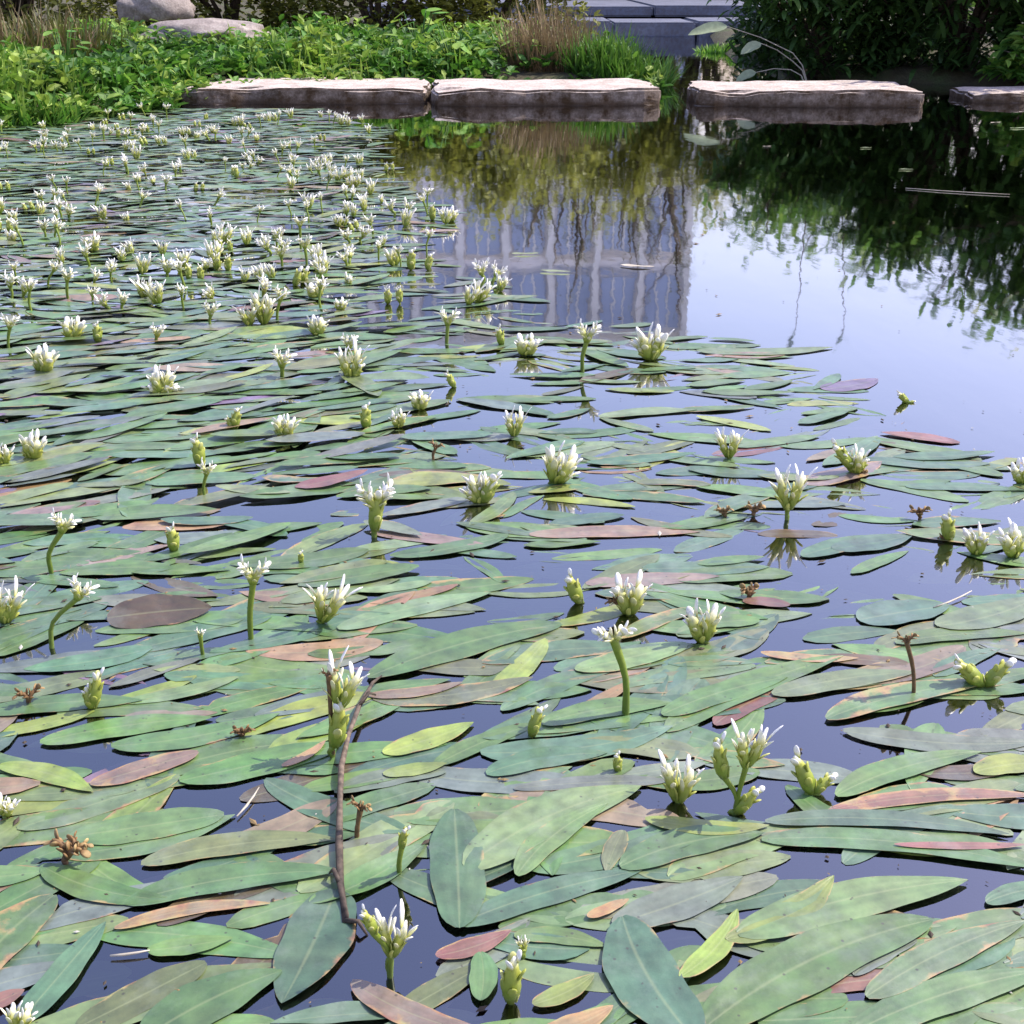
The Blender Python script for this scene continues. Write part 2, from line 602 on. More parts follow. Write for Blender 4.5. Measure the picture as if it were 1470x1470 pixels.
def slab(px0, px1, py_water, h, depth, rot, seed, label):
    a, b_ = at(px0, py_water), at(px1, py_water)
    c = (a + b_) / 2
    w = (b_ - a).length * 0.985
    o = obj('stepping_stone', slab_mesh(w, depth, h, seed), None, (c.x, c.y + depth / 2, 0))
    o.rotation_euler.z = R(rot)
    return tag(o, label, 'stone', 'flat stepping stones crossing the pond')


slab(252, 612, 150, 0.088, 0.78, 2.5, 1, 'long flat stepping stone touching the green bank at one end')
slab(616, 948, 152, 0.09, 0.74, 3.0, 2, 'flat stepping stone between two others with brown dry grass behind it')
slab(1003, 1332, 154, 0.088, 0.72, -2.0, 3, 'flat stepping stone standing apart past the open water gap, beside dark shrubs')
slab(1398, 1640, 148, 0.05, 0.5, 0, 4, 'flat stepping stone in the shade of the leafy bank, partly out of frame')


def boulder(c, rad, seed, label):
    import bmesh
    r = random.Random(seed)
    bm = bmesh.new()
    bmesh.ops.create_icosphere(bm, subdivisions=4, radius=1)
    ph = [Vector((r.uniform(-1, 1), r.uniform(-1, 1), r.uniform(-1, 1))) * 3 for _ in range(7)]
    for v in bm.verts:
        p = v.co.copy()
        k = sum(math.sin(p.dot(q) * (1 + i * 0.7) + i) / (2 + i) for i, q in enumerate(ph))
        p *= 1 + 0.16 * k + .035 * math.sin(p.x * 11 + seed) * math.sin(p.y * 9 + p.z * 13) + .05 * max(0, math.sin(p.x * 3 + p.z * 4 + seed) - .75)
        p.z = max(p.z, -0.5)
        v.co = Vector((p.x * rad[0], p.y * rad[1], p.z * rad[2]))
    me = bpy.data.meshes.new('boulder')
    bm.to_mesh(me)
    bm.free()
    me.shade_smooth()
    me.materials.append(M['boulder'])
    return tag(obj('boulder', me, None, c), label, 'boulder', 'boulders on the bank')


bc = at_y(288, 50, 9.9)
boulder((bc.x, 9.9, bc.z - 0.02), (0.47, 0.35, 0.125), 5, 'low rounded pinkish boulder lying in the bright green plants')
bc = at_y(225, 10, 10.9)
boulder((bc.x, 10.9, bc.z), (0.3, 0.28, 0.2), 9, 'upright grey boulder with a dark cleft behind the low boulder')


# ------------------------------------------------------------------ plants on the banks
def blade(mb, p, d, length, width, droop, tone0, tone1, segs=4, fold=0.25):
    """a grass blade or lance leaf that starts at p towards d and droops"""
    d = Vector(d).normalized()
    side = d.cross(Vector((0, 0, 1)))
    if side.length < 1e-3:
        a = rng.uniform(0, 6.28)
        side = Vector((math.cos(a), math.sin(a), 0))
    side.normalize()
    vs, ts, fs = [], [], []
    p = Vector(p)
    cur = d.copy()
    for i in range(segs + 1):
        t = i / segs
        w = width * (math.sin(math.pi * min(1, 0.12 + t * 0.88)) ** 0.7 if i < segs else 0.04) * 0.5
        vs += [p - side * w, p + side * w]
        tn = tone0 + (tone1 - tone0) * t
        ts += [tn, tn]
        cur = (cur + Vector((0, 0, -droop / segs))).normalized()
        p = p + cur * (length / segs)
    for i in range(segs):
        fs.append((2 * i, 2 * i + 1, 2 * i + 3, 2 * i + 2))
    mb.add(vs, fs, ts)


def leaflet(mb, p, d, length, width, tone):
    """small leaf of four faces with a folded midrib"""
    d = Vector(d).normalized()
    up = Vector((rng.uniform(-.5, .5), rng.uniform(-.5, .5), 1))
    s = d.cross(up).normalized()
    nrm = s.cross(d)
    p = Vector(p)
    a, m1, m2, e = p, p + d * length * 0.35, p + d * length * 0.72, p + d * length + nrm * (-length * 0.12)
    vs = [a, m1 + s * width / 2 + nrm * width * .12, m1 - nrm * width * .05, m1 - s * width / 2 + nrm * width * .12,
          m2 + s * width * .36 + nrm * width * .08, m2 - s * width * .36 + nrm * width * .08, e]
    fs = [(0, 1, 2), (0, 2, 3), (1, 4, 6, 2), (2, 6, 5, 3)]
    mb.add(vs, fs, [tone] * 7)


def rdir(zmin=-0.2, zmax=1.0):
    a = rng.uniform(0, 2 * math.pi)
    z = rng.uniform(zmin, zmax)
    r_ = math.sqrt(max(0, 1 - z * z))
    return Vector((r_ * math.cos(a), r_ * math.sin(a), z))


def grass_clump(name, x, y, rx, ry, nb, hmin, hmax, width, mat, label, cat, lean=0.35, droop=0.5, group=None, stems=False):
    root = bpy.data.objects.new(name, None)
    C.objects.link(root)
    z0 = gz(x, y)
    root.location = (x, y, z0)
    mb = MB()
    for _ in range(nb):
        a, q = rng.uniform(0, 6.283), math.sqrt(rng.random())
        px_, py_ = rx * q * math.cos(a), ry * q * math.sin(a)
        d = Vector((rng.gauss(px_ / max(rx, .01) * lean, lean), rng.gauss(py_ / max(ry, .01) * lean, lean), 1))
        h_ = rng.uniform(hmin, hmax) * (1 - 0.35 * q)
        zz = gz(x + px_, y + py_) - z0 - 0.02
        blade(mb, (px_, py_, max(zz, -z0 - .02)), d, h_, width * rng.uniform(.6, 1.3), droop * rng.uniform(.4, 1.4),
              rng.uniform(0, .35), rng.uniform(.5, 1))
    obj('blades', mb.mesh('blades', M[mat], False), root)['kind'] = 'stuff'
    mb2 = MB()
    mb2.tube([(0, 0, -0.06), (0, 0, 0.03)], [min(rx, ry) * .35, min(rx, ry) * .2], 8, 0.1)
    obj('root_crown', mb2.mesh('root_crown', M['bark']), root)
    return tag(root, label, cat, group)


# low bright green plants that cover the bank: nobody could count them
mb = MB()
for _ in range(8200):
    x = rng.uniform(-4.6, 1.0)
    y = rng.uniform(6.2, 10.9)
    d = pd(x, y)
    if d < -0.12 or d > 2.6 or x < -3.9 and rng.random() < .5:
        continue
    if y > 9.55 and -2.75 < x < -1.75 and rng.random() < 0.93:
        continue
    if x > -0.1 and rng.random() < 0.75:
        continue
    patch = math.sin(x * 2.3 + 1.1) * math.sin(y * 2.1 - .4) + 0.5 * math.sin(x * 5.7 + y * 3.3)
    z = max(gz(x, y), -0.02)
    hgt = rng.uniform(0.06, 0.19) * (1.0 + 0.4 * patch) * (0.65 if d < 0.1 else 1.0)
    tb = min(1, max(0, 0.5 + 0.32 * patch + rng.uniform(-.4, .4)))
    # a stalk with a few leaves
    top = Vector((x + rng.gauss(0, .04), y + rng.gauss(0, .04), z + hgt))
    if patch > -0.1:
        for k in range(3):
            blade(mb, (x + rng.gauss(0, .02), y + rng.gauss(0, .02), z), (rng.gauss(0, .3), rng.gauss(0, .3), 1), hgt * rng.uniform(.8, 1.3),
                  rng.uniform(.010, .02), rng.uniform(.1, .8), tb * .3, min(1, tb + .25), 3)
    for k in range(5):
        f = rng.uniform(.35, 1)
        q = Vector((x, y, z)).lerp(top, f)
        dd = rdir(0.0, .8)
        leaflet(mb, q, dd, rng.uniform(.04, .10), rng.uniform(.025, .06), min(1, max(0, tb * (.35 + .65 * f) + rng.uniform(-.15, .2))))
tag(obj('ground_cover', mb.mesh('ground_cover', M['foliage'], False)), 'bright green leafy ground cover along the left bank', 'ground cover', kind='stuff')

# broad-leaved herbs standing in the ground cover
def broad_plant(x, y, hgt, nl, lsize, mat, label, group=None, name='broad_leaf_plant', tone=(.4, 1)):
    root = bpy.data.objects.new(name, None)
    C.objects.link(root)
    z0 = max(gz(x, y), -.02)
    root.location = (x, y, z0)
    for k in range(nl):
        a = rng.uniform(0, 6.28)
        d = Vector((math.cos(a) * rng.uniform(.15, .75), math.sin(a) * rng.uniform(.15, .75), 1)).normalized()
        L = hgt * rng.uniform(.6, 1.1)
        tip = d * L
        s = MB()
        s.tube([(0, 0, -.03), d * L * .5 + Vector((0, 0, .04 * L)), tip], [.006, .005, .003], 5, .3)
        st = obj('stem', s.mesh('stem', M[mat]), root)
        lf = MB()
        leaf_geo(lf, lsize * rng.uniform(.75, 1.2), lsize * rng.uniform(.55, .8), 8, 4, curl=.05, bend=rng.uniform(-.05, .05), pointed=True)
        lf.t = [rng.uniform(*tone)] * len(lf.t)
        lo = obj('leaf', lf.mesh('leaf', M[mat]), root)
        lo.location = tip
        lo.rotation_euler = (rng.uniform(-.3, .3), rng.uniform(-.1, .75), a + rng.uniform(-.4, .4))
    return tag(root, label, 'plant', group)


def leaf_geo(mb, L, W, nt=12, ns=6, curl=0.03, bend=0.0, pointed=False, tint=None, wave=0.0, flop=0.0, ph=0.0, off=None, skew=0.0, rough_edge=0.045, notch=None):
    """a leaf blade along +X from the origin: length L, width W; 'span' holds (along, across)"""
    vs, uv, fs = [], [], []
    for i in range(nt + 1):
        t = i / nt
        tt = min(max(t, 0.004), 0.996)
        w = (tt ** .48) * ((1 - tt) ** (.72 if pointed else .5)) * (1.72 if pointed else 1.42)
        for j in range(ns + 1):
            s = -1 + 2 * j / ns
            x = t * L
            k_ = 1 + rough_edge * (math.sin(8 * t + ph * 3 + s) + .7 * math.sin(19 * t + ph * 7 + 2 * s))
            if notch and s * notch[1] > 0: k_ *= 1 - notch[2] * math.exp(-((t - notch[0]) / notch[3]) ** 2)
            y = s * W / 2 * w * k_ * (1 + skew * s) + bend * L * (4 * (t - .5) ** 2 - 1)
            z = curl * W * (s * s) * math.sin(math.pi * tt) ** .5 + wave * W * math.sin(9 * t + ph + s * 1.3) * abs(s) + flop * L * (t - .5) ** 2
            z -= 0.012 * W * (1 - abs(s)) ** 3
            vs.append((x, y, z))
            uv.append((t, s))
    for i in range(nt):
        for j in range(ns):
            a = i * (ns + 1) + j
            fs.append((a, a + ns + 1, a + ns + 2, a + 1))
    mb.add(vs, fs, 0.5, tint, uv)


for (px_, py_, yy, hh, nn, ls, lab) in [
        (650, 92, 8.75, .30, 16, .11, 'leafy dark green herb with heart shaped leaves behind the long stones'),
        (600, 60, 9.3, .36, 14, .12, 'taller herb with large pale leaves in the ground cover before the hedge'),
        (95, 110, 8.3, .26, 13, .08, 'grey green leafy herb at the bank edge under the dry shrub'),
        (330, 95, 8.55, .2, 12, .07, 'low dark herb growing behind the end of the first stone'),
        (760, 88, 8.9, .22, 11, .08, 'green leafy herb at the foot of the brown dry grass')]:
    c = at_y(px_, py_, yy)
    broad_plant(c.x, yy, hh, nn, ls, 'foliage', lab)

# sedge, dry grass, left dry shrub
c = at_y(888, 80, 8.8)
grass_clump('sedge_clump', c.x, 8.85, .36, .28, 1100, .18, .40, .012, 'sedge', 'lush green sedge clump at the end of the bank by the water gap', 'grass', .3, .6)
c = at_y(792, 80, 8.9)
grass_clump('dry_grass_clump', c.x, 9.05, .32, .25, 800, .3, .62, .007, 'dry_grass', 'brown dry grass clump between green herbs and the sedge', 'grass', .22, .35)
c = at_y(60, 60, 8.7)
grass_clump('dry_grass_clump', c.x - .1, 8.75, .5, .4, 420, .25, .6, .010, 'dry_grass', 'rusty dry grass clump on the left bank beside the boulders', 'grass', .4, .6)
c = at_y(120, 40, 9.5)
grass_clump('yellow_grass_clump', c.x - .02, 8.9, .5, .4, 1100, .2, .5, .012, 'olive_foliage', 'yellow green grass clump between the rusty grass and the low boulder', 'grass', .35, .5)
c = at_y(15, 172, 6.55)
grass_clump('water_grass_clump', c.x, 6.6, .33, .22, 420, .12, .24, .013, 'foliage', 'short bright green grass tuft rooted at the water edge', 'grass', .4, .6)
c = at(1015, 80)
grass_clump('far_grass_clump', 1.98, 12.7, .22, .2, 300, .08, .14, .014, 'foliage', 'small green grass strip in the water before the concrete ledge', 'grass', .3, .5)


# shrubs and trees with trunk, limbs and leafy crown
def shrub(name, x, y, hgt, rx, ry, nleaf, lsize, lwid, mat, label, cat, group=None, zlow=.1, lance=False, overhang=(0, 0), nlimb=9, upright=.0, twiggy=False, skirt=.45):
    root = bpy.data.objects.new(name, None)
    C.objects.link(root)
    z0 = gz(x, y)
    root.location = (x, y, z0)
    tr_, cr = MB(), MB()
    tips = []
    for k in range(nlimb):
        a = 6.283 * k / nlimb + rng.uniform(-.4, .4)
        q = rng.uniform(.35, 1)
        e = Vector((math.cos(a) * rx * q + overhang[0] * rng.random(), math.sin(a) * ry * q + overhang[1] * rng.random(),
                    hgt * rng.uniform(.55, 1.0) * (1.05 - .4 * q)))
        mid = e * .5 + Vector((0, 0, hgt * .16))
        r0 = .012 + hgt * .012
        tr_.tube([(rng.gauss(0, .03), rng.gauss(0, .03), -.1), mid * .5, mid, e], [r0, r0 * .8, r0 * .55, r0 * .2], 6, [0, .3, .5, .7])
        tips.append((mid, e))
        for _ in range(4):
            f = rng.uniform(.3, .95)
            s0 = mid.lerp(e, f)
            s1 = s0 + Vector((rng.gauss(0, rx * .3), rng.gauss(0, ry * .3), rng.uniform(-.1, .3) * hgt))
            s1.z = max(s1.z, zlow)
            tr_.tube([s0, (s0 + s1) / 2 + Vector((0, 0, .03)), s1], [r0 * .35, r0 * .25, r0 * .1], 5, .5)
            tips.append((s0, s1))
    obj('trunk', tr_.mesh('trunk', M['bark']), root)
    # leaf clumps along the twigs
    for _ in range(nleaf):
        s0, s1 = rng.choice(tips)
        f = rng.random() ** .6
        spread = (.10 if not twiggy else .05) * max(rx, hgt * .5)
        p = s0.lerp(s1, f) + Vector((rng.gauss(0, spread), rng.gauss(0, spread), rng.gauss(0, spread)))
        if rng.random() < skirt:
            a = rng.uniform(0, 6.283)
            q_ = math.sqrt(rng.uniform(.25, 1))
            p = Vector((math.cos(a) * rx * q_, math.sin(a) * ry * q_, (rng.random() ** 1.3) * hgt * .7 * (1.25 - .6 * q_)))
            p += Vector((math.sin(p.z * 9 + a * 5) * .08, 0, 0))
        if p.z < zlow - z0:
            p.z = zlow - z0 + rng.random() * .05
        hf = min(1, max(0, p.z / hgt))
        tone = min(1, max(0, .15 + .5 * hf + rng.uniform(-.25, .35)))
        if lance:
            d = rdir(-.3, .9)
            d = (d + Vector((0, 0, upright))).normalized()
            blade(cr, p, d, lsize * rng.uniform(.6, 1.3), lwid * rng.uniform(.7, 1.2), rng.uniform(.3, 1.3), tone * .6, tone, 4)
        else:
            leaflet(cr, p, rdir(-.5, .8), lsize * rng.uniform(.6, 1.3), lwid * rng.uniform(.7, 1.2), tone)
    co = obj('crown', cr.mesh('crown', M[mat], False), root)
    co['kind'] = 'stuff'
    return tag(root, label, cat, group)


# right: dark shrubs over the water
SHRUB = shrub('lance_leaf_shrub', 2.25, 9.7, 1.0, .6, .5, 4600, .14, .035, 'dark_foliage', 'dark shrub with arching lance leaves hanging over the far channel', 'shrub', 'shrubs on the right bank', .02, True, (-.25, -.35), 11)
shrub('lance_leaf_shrub', 3.15, 9.35, 1.45, .7, .5, 5200, .17, .04, 'dark_foliage', 'tall dark shrub with long shoots behind the separate stepping stone', 'shrub', 'shrubs on the right bank', .02, True, (-.3, -.35), 12, .5)
shrub('leafy_shrub', 3.95, 8.75, 1.7, .75, .5, 5200, .13, .05, 'dark_foliage', 'tallest broad leaved shrub on the right bank over the shaded stone', 'shrub', 'shrubs on the right bank', .03, True, (-.3, -.25), 12, .4)
shrub('leafy_shrub', 3.45, 8.55, .7, .32, .2, 1400, .11, .05, 'foliage', 'bright green low shrub lit by sun above the shaded stone', 'shrub', 'shrubs on the right bank', .10, False, (-.1, -.3), 7)
shrub('leafy_shrub', 2.9, 11.2, 1.5, 1.0, .7, 5200, .12, .05, 'dark_foliage', 'dark bushy shrub on the right bank behind the lance leaved shrubs', 'shrub', 'shrubs on the right bank', .02, False, (-.2, -.4), 11)
# two thin shoots that stand above the dark shrub
for (dx, hz, tips) in [(-.02, 1.98, ((-.05, .10, .10),)), (.36, 1.96, ((-.06, .10, .08), (.06, .08, .07)))]:
    q = MB()
    q.tube([(dx * .4, 0, .3), (dx * .8, -.05, 1.1), (dx, -.08, hz - .12)], [.008, .005, .003], 5, .4)
    so = obj('shoot', q.mesh('shoot', M['bark']), SHRUB)
    for (tx_, tz_, L_) in tips:
        q = MB()
        for k in range(3):
            blade(q, (dx + rng.uniform(-.01, .01), -.08, hz - .14 + k * .02), (tx_, 0, tz_), L_ * 1.7, .03, .1, .2, .5, 4)
        obj('leaf', q.mesh('leaf', M['dark_foliage'], False), so)

# middle: olive hedge behind the bank
hx = [(-2.6, 12.4, 1.25), (-1.2, 12.2, 1.2), (-.25, 12.9, 1.45), (1.2, 23.0, 3.4), (3.3, 23.2, 3.3), (-4.2, 11.5, 1.5), (5.4, 23.5, 3.1)]
hl = ['olive shrub of the hedge behind the boulders', 'low olive shrub of the hedge behind the broad leaf herbs', 'olive shrub of the hedge behind the brown dry grass',
      'tall olive shrub beyond the ledge, next to the low hedge', 'tall olive shrub standing squarely beyond the concrete ledge', 'olive shrub at the far left end of the hedge behind rusty grass', 'broad olive shrub right of the one beyond the ledge']
for (x, y, h_), lab in zip(hx, hl):
    shrub('hedge_shrub', x, y, h_, 1.0, .55, 5200, .095, .05, 'hedge_foliage', lab, 'shrub', 'olive shrubs forming a hedge', .05, False, (0, 0), 10) if y < 20 else shrub('hedge_shrub', x, y, h_, 1.5, .8, 6500, .15, .08, 'hedge_foliage', lab, 'shrub', 'olive shrubs forming a hedge', .05, False, (0, 0), 12)
shrub('bare_tree', 3.0, 26.5, 5.6, 1.2, .8, 1500, .09, .05, 'olive_foliage', 'slender half bare tree standing before the building', 'tree', None, .3, False, (0, 0), 14, 0, True, .0)
shrub('bare_tree', 1.0, 27.5, 5.9, 1.2, .8, 1700, .09, .05, 'olive_foliage', 'thin leafed tree beside the half bare one before the building', 'tree', None, .3, False, (0, 0), 14, 0, True, .0)

# arching pale leaves at the gap
root = bpy.data.objects.new('arching_plant', None)
C.objects.link(root)
Y0 = 9.0
bb = at_y(1175, 92, Y0)
root.location = (bb.x, Y0, 0)
loc = Vector(root.location)
for k, (sx, sy, ex, ey, L, W, rz, ry) in enumerate([(1138, 76, 1044, 38, .26, .13, R(178), R(12)), (1138, 88, 1092, 62, .16, .10, R(200), R(25)), (1135, 100, 1085, 104, .14, .11, R(170), R(25))]):
    a, e = at_y(sx, sy, Y0) - loc, at_y(ex, ey, Y0 - .12) - loc
    s = MB()
    s.tube([(0, .02, -.15), a * .6, a, (a + e) / 2 + Vector((0, 0, .015)), e], [.005, .0042, .0036, .003, .0024], 6, .5)
    obj('stem', s.mesh('stem', M['straw']), root)
    lf = MB()
    leaf_geo(lf, L, W, 9, 4, .14, .02, True)
    lf.t = [.75] * len(lf.t)
    lo = obj('leaf', lf.mesh('leaf', M['pale_leaf']), root)
    lo.location = e
    lo.rotation_euler = (R(-38), ry, rz)
tag(root, 'plant with pale leaves on arching stalks over the water gap beside the dark shrub', 'plant')


# concrete ledge beyond the channel
def box(name, x0, x1, y0, y1, z0, z1, mat, parent=None, bev=0.0):
    import bmesh
    bm = bmesh.new()
    bmesh.ops.create_cube(bm, size=1)
    for v in bm.verts:
        v.co = Vector((x0 if v.co.x < 0 else x1, y0 if v.co.y < 0 else y1, z0 if v.co.z < 0 else z1))
    if bev:
        bmesh.ops.bevel(bm, geom=bm.edges[:], offset=bev, segments=2, affect='EDGES')
    me = bpy.data.meshes.new(name)
    bm.to_mesh(me)
    bm.free()
    me.materials.append(M[mat])
    return obj(name, me, parent)


led = bpy.data.objects.new('concrete_ledge', None)
C.objects.link(led)
led.location = (1.6, 16.4, 0)
for k in range(6):
    x0 = -3.4 + k * 1.0
    box('step_block', x0, x0 + .985 - .01 * (k % 2), -.5 + .012 * math.sin(k * 2.1), 1.2, -.5, .16 + .008 * math.sin(k * 3.7), 'concrete', led, .02)
for k in range(5):
    x0 = -3.5 + k * 1.24
    box('top_slab', x0, x0 + 1.225, .9 + .015 * math.sin(k * 1.9), 5.0, .171, .30 + .007 * math.sin(k * 2.7), 'concrete', led, .02)
tag(led, 'long grey concrete ledge in two steps closing the far channel', 'ledge')

# ------------------------------------------------------------------ added bounce floor and building (mirrored in the water)
tag(box('bounce_floor', -40, 40, 29, 75, -.3, .40, 'bounce_pale'), kind='structure')  # unseen pale floor added to bounce sunlight onto the shaded facade
bld = bpy.data.objects.new('apartment_building', None)
C.objects.link(bld)
bld.location = (-1.2, 52, .72)
BW, BH, nb, nf = 17.0, 13.0, 9, 4
box('wall', -BW / 2, BW / 2, .5, 9, -.3, BH, 'facade', bld)
box('roof', -BW / 2 - .3, BW / 2 + .3, .2, 9.3, BH, BH + .35, 'white_paint', bld)
bay = BW / nb
fh = BH / nf
for i in range(nb + 1):
    x = -BW / 2 + i * bay
    box('column', x - .13, x + .13, -.05, .5, -.3, BH, 'white_paint', bld)
for j in range(1, nf):
    box('floor_band', -BW / 2, BW / 2, .2, .5, j * fh - .16, j * fh + .16, 'facade', bld)
for j in range(nf):
    for i in range(nb):
        x = -BW / 2 + (i + .5) * bay
        p = box('window', x - bay * .36, x + bay * .36, .4, .5, j * fh + .45, (j + 1) * fh - .4, 'glazing', bld)
        for q in (-.12, .12):
            box('mullion', x + q * bay * 1.0 - .04, x + q * bay + .04, .34, .4, j * fh + .45, (j + 1) * fh - .4, 'white_paint', p)
tag(bld, 'pale four storey building with white columns, mirrored in the pond', 'building')

# ------------------------------------------------------------------ floating leaves
COL = {
    'g': (.098, .178, .046), 'b': (.080, .150, .070), 'y': (.215, .265, .045), 'o': (.135, .155, .058), 'l': (.150, .210, .075),
    'r': (.190, .085, .058), 'p': (.235, .160, .105), 'a': (.280, .185, .080), 'n': (.090, .060, .022), 'u': (.150, .105, .150), 's': (.135, .160, .115)}
WORD = {'g': 'green', 'b': 'blue green', 'y': 'yellow green', 'o': 'olive', 'l': 'light green', 'r': 'dark red', 'p': 'faded pink', 'a': 'orange brown',
        'n': 'dark brown', 'u': 'purplish', 's': 'greyish'}
